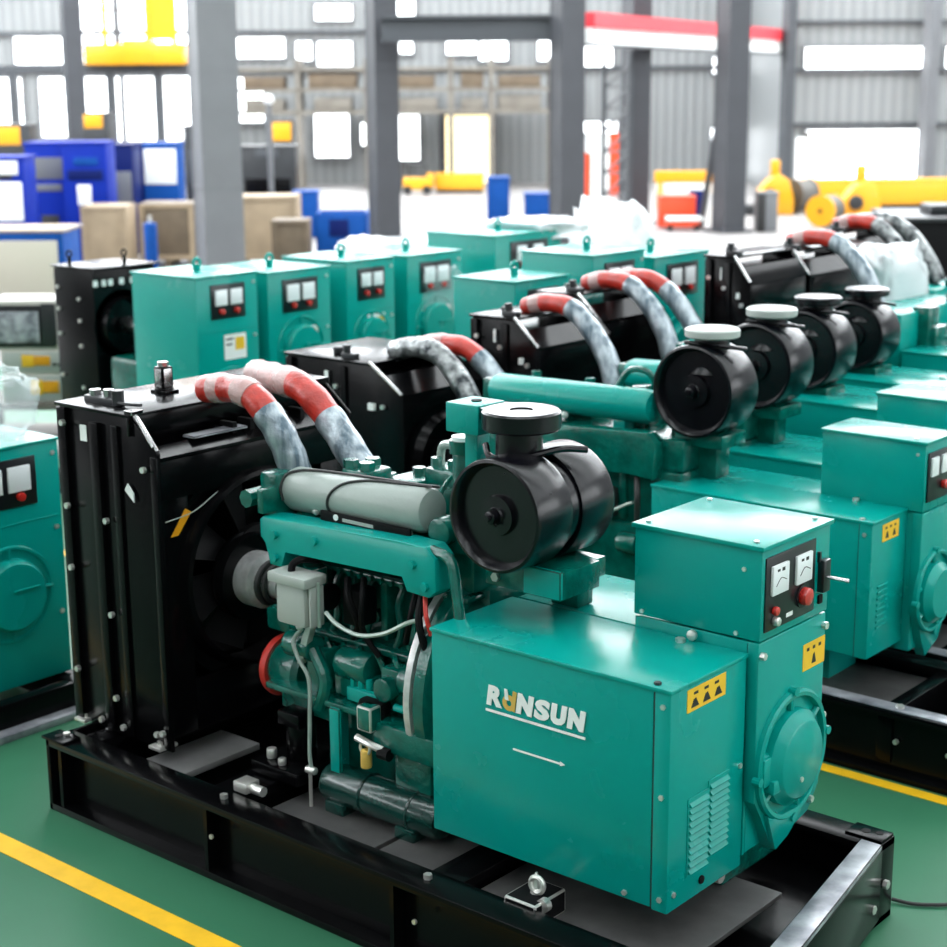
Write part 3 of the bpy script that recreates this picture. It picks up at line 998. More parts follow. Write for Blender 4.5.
m = MB().m(TEAL).box(-.925, -.80, .235, .36, 1.455, 1.543, .004).box(-.90, -.85, .29, .35, 1.30, 1.46, .006)
m.m(BLACKD).cyl((-.86, .30, 1.542), (-.86, .30, 1.547), .016)
hb(m, 'breather_box', parent=air)
m = MB().m(TEALE).box(-.765, -.60, .22, .38, 1.02, 1.10, .006).m(TEAL).box(-.60, -.465, .19, .205, 1.03, 1.115, .004).m(TEALE).box(-.60, -.465, .20, .38, 1.03, 1.11, .004).box(-.66, -.56, .40, .48, .937, 1.06, .006).box(-.70, -.50, .37, .46, 1.04, 1.10, .006)
m.m(ZINC).bolt((-.72, .22, 1.05), (0, -1, 0), .014)
hb(m, 'cleaner_bracket', parent=air)

# --- alternator: housing, end bell, control box, near side box
alt = MB().m(TEAL).box(-.78, -.0, .395, .755, .335, .935, .004)
alt.box(-.02, .03, .40, .75, .34, .93)
alt = hb(alt, 'alternator')
m = MB().m(TEAL)
m.prism([(.387, .967), (.759, .967), (.759, .44), (.70, .37), (.56, .345), (.49, .325), (.435, .44), (.387, .50)], 'x', .02, .062, .004)
m.box(-.345, .03, .387, .400, .335, .967, .003)
m.box(-.345, .03, .746, .759, .45, .967, .003)
ep = hb(m, 'end_bracket')
m = MB().m(TEAL)
bearing_cover(m, .061, .575, .59, .192)
m.prism([(.43, .52), (.47, .52), (.47, .56), (.43, .56)], 'x', .06, .10, .004)
m.prism([(.40, .545), (.46, .545), (.46, .63), (.40, .63)], 'x', .055, .085, .006)
m.prism([(.49, .327), (.56, .347), (.64, .40), (.60, .425), (.47, .425), (.44, .45)], 'x', .055, .078, .005)
m.m(ZINC).bolt((.112, .56, .53), (1, 0, 0), .008, .005)
hb(m, 'bearing_cover', parent=ep)
m = MB().m(ZINC)
for y, z in ((.40, .63), (.762, .655), (.75, .56), (.70, .41), (.40, .93), (.745, .93)):
    m.bolt((.062, min(y, .752), z), (1, 0, 0), .011, .014)
hb(m, 'end_bolt', parent=ep)
m = sticker(MB(), .0622, .632, .757, .818, .898, 1)
hb(m, 'warning_label', parent=ep)
m = MB().m(TEAL).box(-.349, .064, .385, .761, .972, 1.232, .004)
m.m(TEAL).box(-.357, .072, .377, .769, 1.228, 1.242, .003)
m.m(ZINC)
for x, y in ((-.32, .41), (.03, .41), (.03, .73), (-.32, .73)):
    m.bolt((x, y, 1.242), (0, 0, 1), .008, .006)
for x, z in ((.01, 1.17), (-.01, .985), (-.32, .985)):
    m.bolt((x, .385, z), (0, -1, 0), .007, .004)
m.m(ZINC).rcyl((-.14, .375, .955), (-.14, .36, .955), .016, .004, 10)
cb = hb(m, 'control_box')
m = MB().m(PANEL).box(.0635, .069, .402, .672, .995, 1.205, .002)
pan = hb(m, 'instrument_panel', parent=cb)
for y in (.425, .555):
    m = MB().m(METER).box(.0685, .078, y, y+.085, 1.095, 1.178, .002).m(INK).box(.0778, .0785, y+.02, y+.034, 1.16, 1.167).box(.0778, .0785, y+.045, y+.06, 1.158, 1.168)
    m.tube([(.0785, y+.015, 1.12), (.0785, y+.04, 1.14), (.0785, y+.07, 1.13)], .0012, 5)
    hb(m, 'voltage_meter', parent=cb)
m = MB().m(REDB).rcyl((.069, .60, 1.055), (.095, .60, 1.055), .026, .006, 16).m(PANEL).cyl((.068, .60, 1.055), (.074, .60, 1.055), .034, n=16)
hb(m, 'stop_button', parent=cb)
hb(MB().m(REDB).rcyl((.069, .445, 1.05), (.085, .445, 1.05), .013, .004, 12), 'signal_lamp', parent=cb)
m = MB().m(ZINC).rcyl((.069, .447, 1.02), (.088, .447, 1.02), .013, .003, 12)
hb(m, 'key_switch', parent=cb)
hb(MB().m(WHITE).box(.0688, .07, .515, .55, 1.012, 1.024), 'name_plate', parent=cb)
m = MB().m(PANEL).box(.063, .085, .695, .735, 1.04, 1.135, .004).m(BLACKD).box(.063, .07, .70, .72, 1.005, 1.03).m(STEEL).tube([(.08, .715, 1.085), (.12, .722, 1.082), (.145, .73, 1.08)], .006, 8, 0)
m.m(PANEL).box(.063, .072, .69, .70, 1.13, 1.16)
hb(m, 'toggle_switch', parent=cb)

sb = MB().m(TEAL).box(-.784, -.020, .002, .385, .317, .93, .003)
sb.box(-.015, .035, .0, .372, .313, .93, .004)
sb.box(-.788, .038, -.003, .376, .926, .939, .003)
sb.m(GAP).box(-.024, -.010, .004, .37, .32, .925)
sb.m(ZINC)
for p, a in (((.012, 0, .89), (0, -1, 0)), ((.012, 0, .35), (0, -1, 0)), ((.012, 0, .64), (0, -1, 0)), ((.035, .03, .36), (1, 0, 0)), ((.035, .35, .62), (1, 0, 0)), ((-.10, 0, .335), (0, -1, 0))):
    sb.bolt(p, a, .008, .005)
sb.m(MACH).bolt((-.02, .02, .938), (0, 0, 1), .01, .008)
sb.m(ZINC).bolt((-.16, .34, .938), (0, 0, 1), .014, .012)
sb = hb(sb, 'side_box')
m = sticker(MB(), .0352, .075, .262, .855, .918, 3)
hb(m, 'warning_label', parent=sb)
m = MB().m(TEAL)
for y0, y1, z0 in ((.095, .185, .385), (.195, .285, .405)):
    m.box(.035, .038, y0-.006, y1+.006, z0, z0+.225, .001)
    for i in range(11):
        z = z0+.008+i*.0192
        V8 = [(.0375, y0, z), (.0375, y0, z+.013), (.047, y0, z+.003), (.0375, y1, z), (.0375, y1, z+.013), (.047, y1, z+.003)]
        vv = [m.bm.verts.new(p) for p in V8]
        for q in ((0, 1, 2), (3, 5, 4), (0, 3, 4, 1), (1, 4, 5, 2), (2, 5, 3, 0)):
            m._f([vv[i2] for i2 in q])
hb(m, 'vent_grille', parent=sb, ang=10)
m = MB().m(BLACKD).cyl((.034, .165, .352), (.040, .165, .352), .012, n=12)
hb(m, 'cable_hole', parent=sb)
# lettering on the near side of the box
def letter(ch, x0, wd, material=WHITE, hgt=.060, z0=.757):
    o = text_mesh(ch, .083, 'letter', material, sb, Matrix.Identity(4), bold=.0045 if ch in 'RS' else .0068)
    me = o.data
    xs = [v.co.x for v in me.vertices]
    ys = [v.co.y for v in me.vertices]
    k0, k1 = wd/(max(xs)-min(xs)), hgt/(max(ys)-min(ys))
    sh = Matrix.Identity(4)
    sh[0][1] = .14
    me.transform(Matrix.Translation((x0-HX, -.0028-HY, z0)) @ Matrix.Rotation(R(90), 4, 'X') @ sh @ Matrix.Diagonal((k0, k1, 1, 1)) @ Matrix.Translation((-min(xs), -min(ys), 0)))
    return o


for ch, x0, wd in (('R', -.576, .056), ('N', -.471, .056), ('S', -.409, .052), ('U', -.353, .052), ('N', -.295, .056)):
    letter(ch, x0, wd)
hb(MB().m(WHITE).box(-.578, -.232, -.0045, -.002, .738, .745), 'lettering_underline', parent=sb)
hb(MB().m(WHITE).box(-.48, -.315, -.0045, -.002, .645, .650).prism([(-.316, .641), (-.30, .6475), (-.316, .654)], 'y', -.0045, -.002), 'arrow_mark', parent=sb)
gx = -.517
hb(MB().m(WHITE).prism([(gx+.006, .818), (gx+.016, .818), (gx+.022, .786), (gx+.008, .788)], 'y', -.0045, -.002), 'emblem_stroke', parent=sb)
m = MB().m(GOLD).lathe([(.009, 0), (.023, 0), (.023, .002), (.009, .002)], (gx+.022, -.0015, .779), (0, -1, 0), 28, closed=True)
m.prism([(gx+.030, .760), (gx+.043, .757), (gx+.050, .815), (gx+.037, .818)], 'y', -.0048, -.002)
hb(m, 'emblem_stroke', parent=sb)['label'] = 'gold curved stroke of the lettering'
# feet below the alternator
m = MB().m(TEALE).box(-.70, -.62, .42, .75, .2, .34, .01).box(-.70, -.15, .45, .70, .19, .21, .005).box(-.15, -.05, .42, .75, .2, .34, .01)
m.m(ZINC).rcyl((-.02, .30, .30), (.02, .30, .30), .02, .004, 10).m(TEALE).box(-.70, -.60, .25, .42, .20, .318, .006)
hb(m, 'alternator_foot', parent=alt)

# the cable on the floor
o = MB().tube([(.20, 1.0, .012), (.26, 1.02, .008), (.32, 1.06, .008), (.45, 1.16, .008), (.8, 1.2, .008), (1.6, 1.0, .008)], .006, 8).build('floor_cable', WIRE)
tag(o, 'thin black cable on the green floor behind the nearest base frame', 'cable')

# ================================================================== THE ROW BEHIND
def row_set(ax, y0, label, rx0, rx1, rt_, bx1, bz, ctl, W=.62, ar=.185, az=1.275, foil1=False, light_cap=False, detail=True, hoses=2, drum=True, dark=False, hood=0):
    """a set standing tightly packed behind the nearest one; origin under its air cleaner, near rail at y=0"""
    root = thing('generator_set', label, 'generator', (ax, y0, 0), group=None)
    c0, c1, cz0, cz1 = ctl
    m = MB().m(BLACK)
    xa, xb = rx0-.06, c1+.40
    for y, s in ((0, 1), (W, -1)):
        m.box(xa, xb, y, y+s*.09, .235, .26, .003).box(xa, xb, y, y+s*.09, 0, .025, .003).box(xa, xb, y+s*.04, y+s*.06, .02, .24)
    bf = m.build('base_frame', BLACK, root)
    for x in (xa+.02, rx1+.1, -.1, c1+.05, xb-.06):
        MB().box(x-.03, x+.03, .03, W-.03, .05, .245, .003).build('cross_beam', BLACK, bf)
    MB().m(DECK).box(rx1+.15, c1, .08, W-.08, .19, .205).build('deck_plate', DECK, bf)
    if detail:
        m = MB().m(SCUFF).box(c0-.1, xb-.05, .012, .08, .258, .264, .002)
        m.m(ZINC)
        for x in (c0-.05, c1+.1, c1+.3):
            m.bolt((x, .045, .262), (0, 0, 1), .016).bolt((x, .03, .14), (0, -1, 0), .01)
        m.build('rail_cap', SCUFF, bf)
    # radiator
    ch = min(.19, (rx1-rx0)*.35)
    m = MB().m(BLACK)
    side = [(rx0, .26), (rx1, .26), (rx1, rt_-.12), (rx1-ch, rt_-.012), (rx0, rt_-.012)]
    for y in (.045, W-.03):
        m.prism(side, 'y', y, y+.012, .002)
    m.box(rx0-.01, rx1-ch+.005, .03, W-.01, rt_-.012, rt_, .003)
    m.box(rx0+.03, rx1-.12, .06, W-.04, .28, rt_-.06)
    m.box(rx1-.02, rx1, .05, W-.02, rt_-.26, rt_-.135, .003).box(rx1-.03, rx1-.01, .05, W-.02, .3, rt_-.2)
    m.prism([(rx1-ch*.55, rt_-.065), (rx1, rt_-.14), (rx1, rt_-.125), (rx1-ch*.55, rt_-.05)], 'y', .05, W-.02)
    m.box(rx0, rx0+.04, .03, .05, .27, rt_-.02, .003).box((rx0+rx1)/2-.02, (rx0+rx1)/2+.02, .032, .05, .27, rt_-.03, .003)
    m.m(ZINC)
    for fx, fz in ((.1, .93), (.45, .9), (.85, .85), (.1, .5), (.5, .55), (.85, .4)):
        m.bolt((rx0+(rx1-rx0)*fx, .033, fz*rt_), (0, -1, 0), .012)
    m.m(WHITE).box(rx0+(rx1-rx0)*.35, rx0+(rx1-rx0)*.38, .03, .034, rt_-.12, rt_-.06).box(rx0+(rx1-rx0)*.72, rx0+(rx1-rx0)*.77, .03, .046, rt_-.21, rt_-.18)
    rad_ = m.build('radiator', BLACK, root)
    m = MB().m(STEEL).tube([(rx1-ch, .035, rt_+.002), (rx1+.002, .035, rt_-.122)], .008, 6, 0)
    m.build('stay_bar', STEEL, rad_)
    MB().m(MACH).rcyl(((rx0*2+rx1)/3, .14, rt_), ((rx0*2+rx1)/3, .14, rt_+.035), .028, .005, 12).build('filler_cap', MACH, rad_)
    m = MB().m(MACH).box((rx0+rx1)/2-.03, (rx0+rx1)/2+.05, .06, .10, rt_, rt_+.025, .004).cyl(((rx0+rx1)/2-.01, .08, rt_), ((rx0+rx1)/2-.01, .08, rt_+.06), .018, n=8)
    m.build('vent_valve', MACH, rad_)
    m = MB().m(BLACK).lathe([(.25, 0), (.22, 0), (.20, .04), (.20, -.08), (.25, -.1)], (rx1+.005, W/2, .80), (1, 0, 0), 32)
    m.m(BLACKD).cyl((rx1-.03, W/2, .80), (rx1+.10, W/2, .80), .08, n=16)
    m.build('fan_shroud', BLACK, rad_)
    # hoses
    sl = (0.0 if foil1 else .42)
    if hoses > 0:
        hose(root, ((rx1-.25, W*.42, rt_+.02), (rx1-.13, W*.42, rt_+.05), (rx1+.02, W*.40, rt_+.04), (rx1+.15, W*.38, rt_-.05), (rx1+.25, W*.36, rt_-.17), (rx1+.31, W*.34, rt_-.30)), .044, sl, 1.0,
             () if foil1 else ((.08, .18),), FOILD if foil1 or dark else FOIL)
    if hoses > 1:
        hose(root, ((rx1-.24, W*.66, rt_+.02), (rx1-.10, W*.66, rt_+.05), (rx1+.06, W*.65, rt_+.045), (rx1+.20, W*.64, rt_-.04), (rx1+.32, W*.63, rt_-.18), (rx1+.38, W*.62, rt_-.3)), .044, .0 if dark else .52, 1.0,
             ((.02, .26),) if not dark else (), FOILD if dark else FOIL)
    if hood:
        MB().m(TEAL).box(rx1+.12, -.12, .10, W-.06, 1.0, hood, .008).build('engine_hood', TEAL, root)
    # engine
    e0, e1 = rx1+.30, -.02
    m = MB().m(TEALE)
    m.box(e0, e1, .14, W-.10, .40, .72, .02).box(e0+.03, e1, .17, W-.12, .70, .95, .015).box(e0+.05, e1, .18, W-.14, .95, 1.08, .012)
    m.box(e0-.06, e0+.02, .16, W-.12, .45, .98, .02).rcyl((e0-.14, W/2, .78), (e0, W/2, .78), .09, .01, 20)
    n_ = 4
    for i in range(n_):
        x = e0+.1+(e1-e0-.15)*i/n_
        m.box(x, x+.03, .145, .18, .73, .93, .006)
        m.rcyl((x+.02, .13, .64), (x+.11, .13, .64), .045, .01, 14)
    em = m.build('engine_block', TEALE, root)
    for i in range(3):
        x = e0+.14+(e1-e0-.2)*i/3
        MB().m(TEALE).box(x-.05, x+.09, .32, .48, 1.07, 1.20, .018).cyl((x+.02, .40, 1.19), (x+.02, .40, 1.235), .022, n=6).rcyl((x-.03, .31, 1.08), (x-.03, .31, 1.19), .018, .004, 8).build('rocker_cover', TEALE, em)
    MB().m(TEALE).box(e0+.02, e0+.11, .2, .34, 1.05, 1.22, .012).build('thermostat_housing', TEALE, em)
    MB().m(TEALE).box(-.16, -.06, .30, .42, 1.06, 1.30, .012).build('intake_elbow', TEALE, em)
    if detail:
        MB().m(TEALE).prism([(e0+.05, 1.05), (e0+.07, 1.065), (-.14, 1.11), (-.10, 1.07), (-.11, .92), (-.22, .94), (e0+.18, .90), (e0+.05, .88)], 'y', .10, .17, .006).build('water_rail', TEALE, em)
        m = MB().m(WIRE).tube([(e0+.15, .12, .9), (e0+.2, .09, .8), (e0+.3, .1, .7)], .012, 8).tube([(-.2, .13, .92), (-.17, .09, .84), (-.19, .12, .72)], .012, 8).box(-.40, -.30, .09, .15, .74, .86, .01)
        m.m(PIPE).tube([(e0+.2, .1, .78), (-.4, .08, .75), (-.2, .1, .82)], .007, 6)
        m.build('wiring_loom', WIRE, em)
        m = MB().m(TEALE).tube([(-.42, .30, 1.24), (-.36, .30, 1.31), (-.28, .31, 1.31), (-.24, .33, 1.24)], .014, 8).rcyl((-.32, .31, 1.08), (-.32, .31, 1.25), .03, .006, 12)
        m.build('injector_pipe', TEALE, em)
        for i in range(5):
            MB().m(ZINC).rcyl((e0+.2+i*.07, .17, 1.12), (e0+.225+i*.07, .15, 1.12), .014, .003, 8).build('pipe_union', ZINC, em)
    m = MB().m(TEAL).rcyl((e0+.06, .24, 1.17), (-.19, .24, 1.185), .070, .03, 28)
    for x in (e0+.15, -.35):
        m.box(x-.03, x+.03, .21, .30, 1.06, 1.12, .006)
    m.build('exhaust_manifold', TEAL, root)
    if drum:
        # air cleaner
        m = MB().m(FILTER)
        air_drum(m, (0, .20, az), ar, .20)
        a_ = m.build('air_cleaner', FILTER, root)
        m = MB().m(FILTER).lathe([(0, 0), (.10, 0), (.085, .02), (.072, .035), (.068, ar-.03), (.05, ar-.03)], (.02, .31, az+.07), (0, 0, 1), 28)
        m.tube([(-.06, .24, az+ar), (.06, .25, az+ar+.0), (.16, .34, az+ar-.02)], .009, 6)
        m.build('inlet_neck', FILTER, a_)
        m = MB().m(GREYB if light_cap else FILTER).lathe([(0, .036), (.10, .036), (.108, .03), (.108, .006), (.10, 0), (0, 0)], (.02, .31, az+ar+.02), (0, 0, 1), 32)
        m.build('inlet_cap', FILTER, a_)
        m = MB().m(TEALE).box(-.10, .12, .24, .42, az-ar-.04, az-ar+.015, .006).box(-.03, .06, .30, .40, bz, az-ar, .006)
        m.build('cleaner_bracket', TEALE, a_)
    # side box
    bx0 = -.10
    m = MB().m(TEAL).box(bx0, bx1-.055, .085, .36, .40, bz-.008, .003).box(bx1-.052, bx1, .083, .36, .398, bz-.008, .004).box(bx0-.004, bx1+.004, .08, .365, bz-.013, bz, .003)
    m.m(GAP).box(bx1-.06, bx1-.045, .087, .35, .40, bz-.015)
    m.m(ZINC).bolt((bx1-.03, .083, bz-.05), (0, -1, 0), .008, .005).bolt((bx1-.05, .1, bz), (0, 0, 1), .01, .006).bolt((bx1-.2, .34, bz), (0, 0, 1), .012, .01)
    s_ = m.build('side_box', TEAL, root)
    if detail:
        sticker(MB(), bx1+.001, .16, .29, bz-.09, bz-.025, 2).build('warning_label', YELL, s_)
        m = MB().m(TEAL)
        for i in range(8):
            m.box(bx1, bx1+.006, .14, .22, .50+i*.022, .51+i*.022, .002)
        m.build('vent_grille', TEAL, s_)
    # alternator and control box
    m = MB().m(TEAL).box(bx0, bx1-.02, .365, W-.03, .36, bz-.01, .004).box(c0, c1-.03, .365, W-.03, .36, cz0, .004).box(bx0+.02, bx0+.1, .3, W-.1, .2, .4).box(c0, c0+.1, .3, W-.1, .2, .4)
    al = m.build('alternator', TEAL, root)
    m = MB().m(TEAL).prism([(.36, cz0), (W-.02, cz0), (W-.02, .45), (W-.06, .37), (.45, .325), (.40, .42), (.36, .52)], 'x', c1-.04, c1, .004)
    bearing_cover(m, c1-.002, (.36+W-.02)/2, .58, .16)
    m.build('end_bracket', TEAL, al)
    m = MB().m(TEAL).box(c0, c1, .358, W-.015, cz0+.004, cz1-.01, .004).box(c0-.008, c1+.008, .35, W-.007, cz1-.012, cz1, .003)
    m.m(ZINC).bolt((c1-.03, .358, cz1-.05), (0, -1, 0), .007, .004).bolt((c1-.05, .38, cz1), (0, 0, 1), .008, .005)
    cb_ = m.build('control_box', TEAL, root)
    m = MB().m(PANEL).box(c1+.001, c1+.008, .375, .545, cz1-.23, cz1-.045, .002)
    m.build('instrument_panel', PANEL, cb_)
    for y in (.39, .475):
        MB().m(METER).box(c1+.006, c1+.016, y, y+.055, cz1-.135, cz1-.065, .002).build('voltage_meter', METER, cb_)
    MB().m(REDB).rcyl((c1+.006, .50, cz1-.18), (c1+.028, .50, cz1-.18), .018, .005, 12).build('stop_button', REDB, cb_)
    return root


row_set(-1.23, 1.84, 'second generator set, foil-covered hose beside a red one, teal manifold', -2.1, -1.38, 1.25, .85, .915, (.49, .91, .90, 1.17), foil1=True, light_cap=True)
row_set(-1.35, 2.50, 'third generator set from the front, single red hose over a chamfered radiator', -1.42, -1.02, 1.40, .86, .93, (.50, .92, .95, 1.20), light_cap=True, hoses=1)
row_set(-1.48, 3.14, 'fourth generator set, its air cleaner third along the row of black drums', -1.39, -1.01, 1.44, .69, 1.05, (.72, 1.12, 1.0, 1.26), az=1.25)
row_set(-1.56, 3.78, 'fifth generator set, its drum last in the near row of black drums', -.74, -.48, 1.60, .62, 1.05, (.78, 1.1, 1.0, 1.22), az=1.235, ar=.17, detail=False, hoses=0, hood=1.27)
g6 = row_set(-1.44, 4.42, 'sixth generator set, tall black radiator with a bright red hose', -.90, -.62, 1.58, .75, 1.1, (.78, 1.1, 1.0, 1.25), detail=False, hoses=1, drum=False, hood=1.28)
g7 = row_set(-1.55, 5.06, 'seventh generator set, radiator wrapped in white plastic', -.90, -.62, 1.53, .75, 1.1, (.78, 1.1, 1.0, 1.25), detail=False, hoses=0, drum=False, hood=1.25)
g8 = row_set(-1.86, 5.72, 'eighth generator set, foil-wrapped hoses, last before the black container', -.90, -.62, 1.56, .75, 1.1, (.78, 1.1, 1.0, 1.25), detail=False, hoses=2, dark=True, drum=False, hood=1.25)


# ================================================================== THE LEFT COLUMN
def cabinet_set(xe, y0, y1, zt, label, Lc=.5, rad=True, sticker2=False, bz=.16, zc=.55, eng=False, L=2.3):
    """a set seen from its alternator end (facing +x); origin on the floor under that end, at its near side"""
    W = y1-y0
    root = thing('generator_set', label, 'generator', (xe, y0, 0))
    m = MB().m(BLACK)
    for y, s in ((-.02, 1), (W+.02, -1)):
        m.box(-L, .09, y, y+s*.09, .02, bz-.01, .003)
    m.box(.04, .10, -.02, W+.02, 0, bz-.012, .003)
    bf = m.build('base_frame', BLACK, root)
    MB().m(SCUFF).box(.06, .16, -.02, W+.02, .0, .03, .002).build('foot_strip', SCUFF, bf)
    zs = zt-.30
    m = MB().m(TEAL).box(-Lc, 0, 0, W, bz, zt, .006)
    m.box(-Lc-.006, .006, -.006, W+.006, zt-.004, zt+.008, .003)
    m.box(-.02, .003, 0.02, W-.02, zs-.006, zs, .001)
    m.m(ZINC)
    for y, z in ((W-.03, zt-.05), (W-.03, zs-.05), (W-.03, .4), (.03, .4)):
        m.bolt((0, y, z), (1, 0, 0), .01, .006)
    al = m.build('alternator', TEAL, root)
    m = MB().m(TEAL)
    r = min(.21, W*.36)
    m.torus((.0, W*.5, zc), (1, 0, 0), r, .010, 36, 6)
    m.lathe([(r*.78, 0), (r*.76, .03), (r*.70, .045), (0, .05)], (0, W*.5, zc), (1, 0, 0), 36)
    for t in (0, 90, 180, 270):
        m.cyl((.004, W*.5+math.cos(R(t))*r*.7, zc+math.sin(R(t))*r*.7), (.004, W*.5+math.cos(R(t))*r*1.02, zc+math.sin(R(t))*r*1.02), .009, n=8)
    m.box(.045, .056, W*.5-.02, W*.5+.10, zc+.02, zc+.03, .002)
    m.build('bearing_cover', TEAL, al)
    m = MB().m(TEAL).tube([(-Lc*.45, W*.5, zt), (-Lc*.45, W*.5, zt+.05)], .022, 8, 0).torus((-Lc*.45, W*.5, zt+.055), (1, 0, 0), .025, .010, 16, 6)
    m.build('lifting_eye', TEAL, al)
    py0, py1, pz0, pz1 = W*.22, W*.78, zt-.235, zt-.045
    pn = MB().m(PANEL).box(0, .008, py0, py1, pz0, pz1, .002).build('instrument_panel', PANEL, root)
    for i in range(2):
        c = py0+(py1-py0)*(.28+.44*i)
        h = min((py1-py0)*.17, .05)
        MB().m(METER).box(.006, .018, c-h, c+h, pz1-.03-2*h, pz1-.03, .002).build('voltage_meter', METER, pn)
        MB().m(REDB).rcyl((.006, c, pz0+.04), (.03, c, pz0+.04), .018, .005, 12).build('knob', REDB, pn)
    if sticker2:
        m = MB().m(WHITE).box(0, .002, W*.42, W*.78, zs-.17, zs-.03).m(YELL).box(.002, .003, W*.60, W*.75, zs-.12, zs-.05)
        m.m(INK).box(.002, .003, W*.45, W*.57, zs-.06, zs-.05).box(.002, .003, W*.45, W*.55, zs-.09, zs-.08)
        m.build('warning_label', WHITE, al)
    if rad:
        m = MB().m(BLACK).box(-2.25, -1.75, -.02, W+.02, .22, zt, .008).box(-1.76, -1.73, .0, .05, .25, zt-.05)
        m.m(ZINC)
        for z in (.5, .8, 1.1):
            m.bolt((-2.2, -.02, z), (0, -1, 0), .012).bolt((-1.85, -.02, z-.1), (0, -1, 0), .012)
        rd = m.build('radiator', BLACK, root)
        MB().m(BLACK).lathe([(.24, 0), (.20, 0), (.19, .05), (.19, -.02)], (-1.75, W*.5, .75), (1, 0, 0), 28).build('fan_shroud', BLACK, rd)
    if rad or eng:
        m = MB().m(TEALE).box(-1.55, -Lc-.02, .1, W-.1, .35, .95, .03).box(-1.5, -Lc-.1, .15, W-.15, .95, 1.1, .02).box(-1.62, -1.5, .12, W-.12, .4, .85, .02)
        m.rcyl((-1.4, .12, 1.1), (-Lc-.2, .12, 1.1), .06, .02, 18)
        m.build('engine_block', TEALE, root)
    return root


cabinet_set(-3.15, -.06, .46, 1.10, 'teal generator set at the left edge with a heap of plastic film on top', rad=True, zc=.52, bz=.14)
# close-coupled set: radiator right behind the control cabinet
a1 = cabinet_set(-4.76, 2.57, 3.02, 1.42, 'teal generator set with a white and yellow label, black fan radiator at its left', Lc=.55, rad=False, sticker2=True, zc=.74, L=1.5)
m = MB().m(BLACK).box(-1.36, -.98, .06, .52, .22, 1.40, .006).box(-1.37, -.95, .045, .54, 1.40, 1.41, .003)
m.m(ZINC)
for z in (.75, 1.0, 1.15, 1.28):
    m.bolt((-1.32, .06, z), (0, -1, 0), .012).bolt((-1.12, .06, z-.06), (0, -1, 0), .012)
m.m(WHITE)
for y in (.06, .12, .17, .25, .33, .38):
    m.box(-.982, -.977, y, y+.03, 1.30, 1.335)
rd = m.build('radiator', BLACK, a1)
MB().m(BLACK).lathe([(.21, 0), (.17, 0), (.16, .05), (.16, -.02)], (-.98, .26, 1.06), (1, 0, 0), 28).build('fan_shroud', BLACK, rd)
m = MB().m(BLACK)
for x, y in ((-1.25, .1), (-1.05, .35)):
    m.cyl((x, y, 1.41), (x, y, 1.46), .012, n=8).torus((x, y, 1.475), (1, 0, 0), .018, .007, 14, 6)
m.build('lifting_eye', BLACK, rd)
MB().m(STEEL).rcyl((-.96, .26, 1.06), (-.70, .26, 1.06), .05, .01, 18).build('pulley', STEEL, rd)
MB().m(TEALE).box(-.90, -.56, .08, .40, .35, .9, .03).build('engine_block', TEALE, a1)
cabinet_set(-4.76, 3.10, 3.60, 1.40, 'teal generator set second in the row from the black fan radiator', Lc=.55, sticker2=True, rad=False, eng=True, L=1.7, zc=.95)
cabinet_set(-4.76, 3.74, 4.16, 1.41, 'teal generator set, third in the row beyond the nearest radiator', Lc=.55, sticker2=True, rad=False, eng=True, L=1.7, zc=.95)
cabinet_set(-4.76, 4.28, 4.80, 1.40, 'teal generator set with grey film over its panel, fourth in the row', Lc=.55, sticker2=True, rad=False, eng=True, L=1.7, zc=.95)
cabinet_set(-4.76, 5.14, 5.86, 1.46, 'teal generator set draped in white film beyond the flat-topped teal box', Lc=.6, zc=.9, rad=False, eng=True, L=1.55)
cabinet_set(-3.15, 3.34, 3.80, 1.44, 'flat-topped teal generator set standing behind the third radiator', Lc=.42, rad=False, zc=.9, L=.9)
cabinet_set(-3.15, 4.02, 4.52, 1.52, 'teal generator set between the film bundle and the fourth radiator', Lc=.5, rad=False, zc=.9, L=.9)
cabinet_set(-3.15, 4.62, 5.2, 1.46, 'teal generator set standing against the black radiators of the far row', Lc=.5, rad=False, zc=.9, L=.9)


# ---- bunched plastic film
def film(name, label, c, size, seed, material=FILMD, rz=0.0, amp=.16, grp=None):
    rnd = random.Random(seed)
    m = MB()
    m.sphere((0, 0, 0), 1.0, (1, 1, 1), 48, 26)
    off = V((rnd.random()*9, rnd.random()*9, rnd.random()*9))
    for v in m.bm.verts:
        d = v.co.normalized()
        e = 0.55
        q = V([math.copysign(abs(t)**e, t) for t in d])
        n1 = noise.noise(d*1.6+off)
        n2 = abs(noise.noise(d*4.2+off*2))
        n3 = noise.noise(d*10+off*3)
        k_ = 1+amp*1.4*n1+amp*1.0*(n2-.25)+amp*.4*n3
        v.co = V((q.x*size[0]*k_, q.y*size[1]*k_, max(q.z*k_, -.86)*size[2]+size[2]*.86))
    o = m.build(name, material, None, 180, loc=c, rz=rz)
    tag(o, label, 'plastic film', grp)
    return o


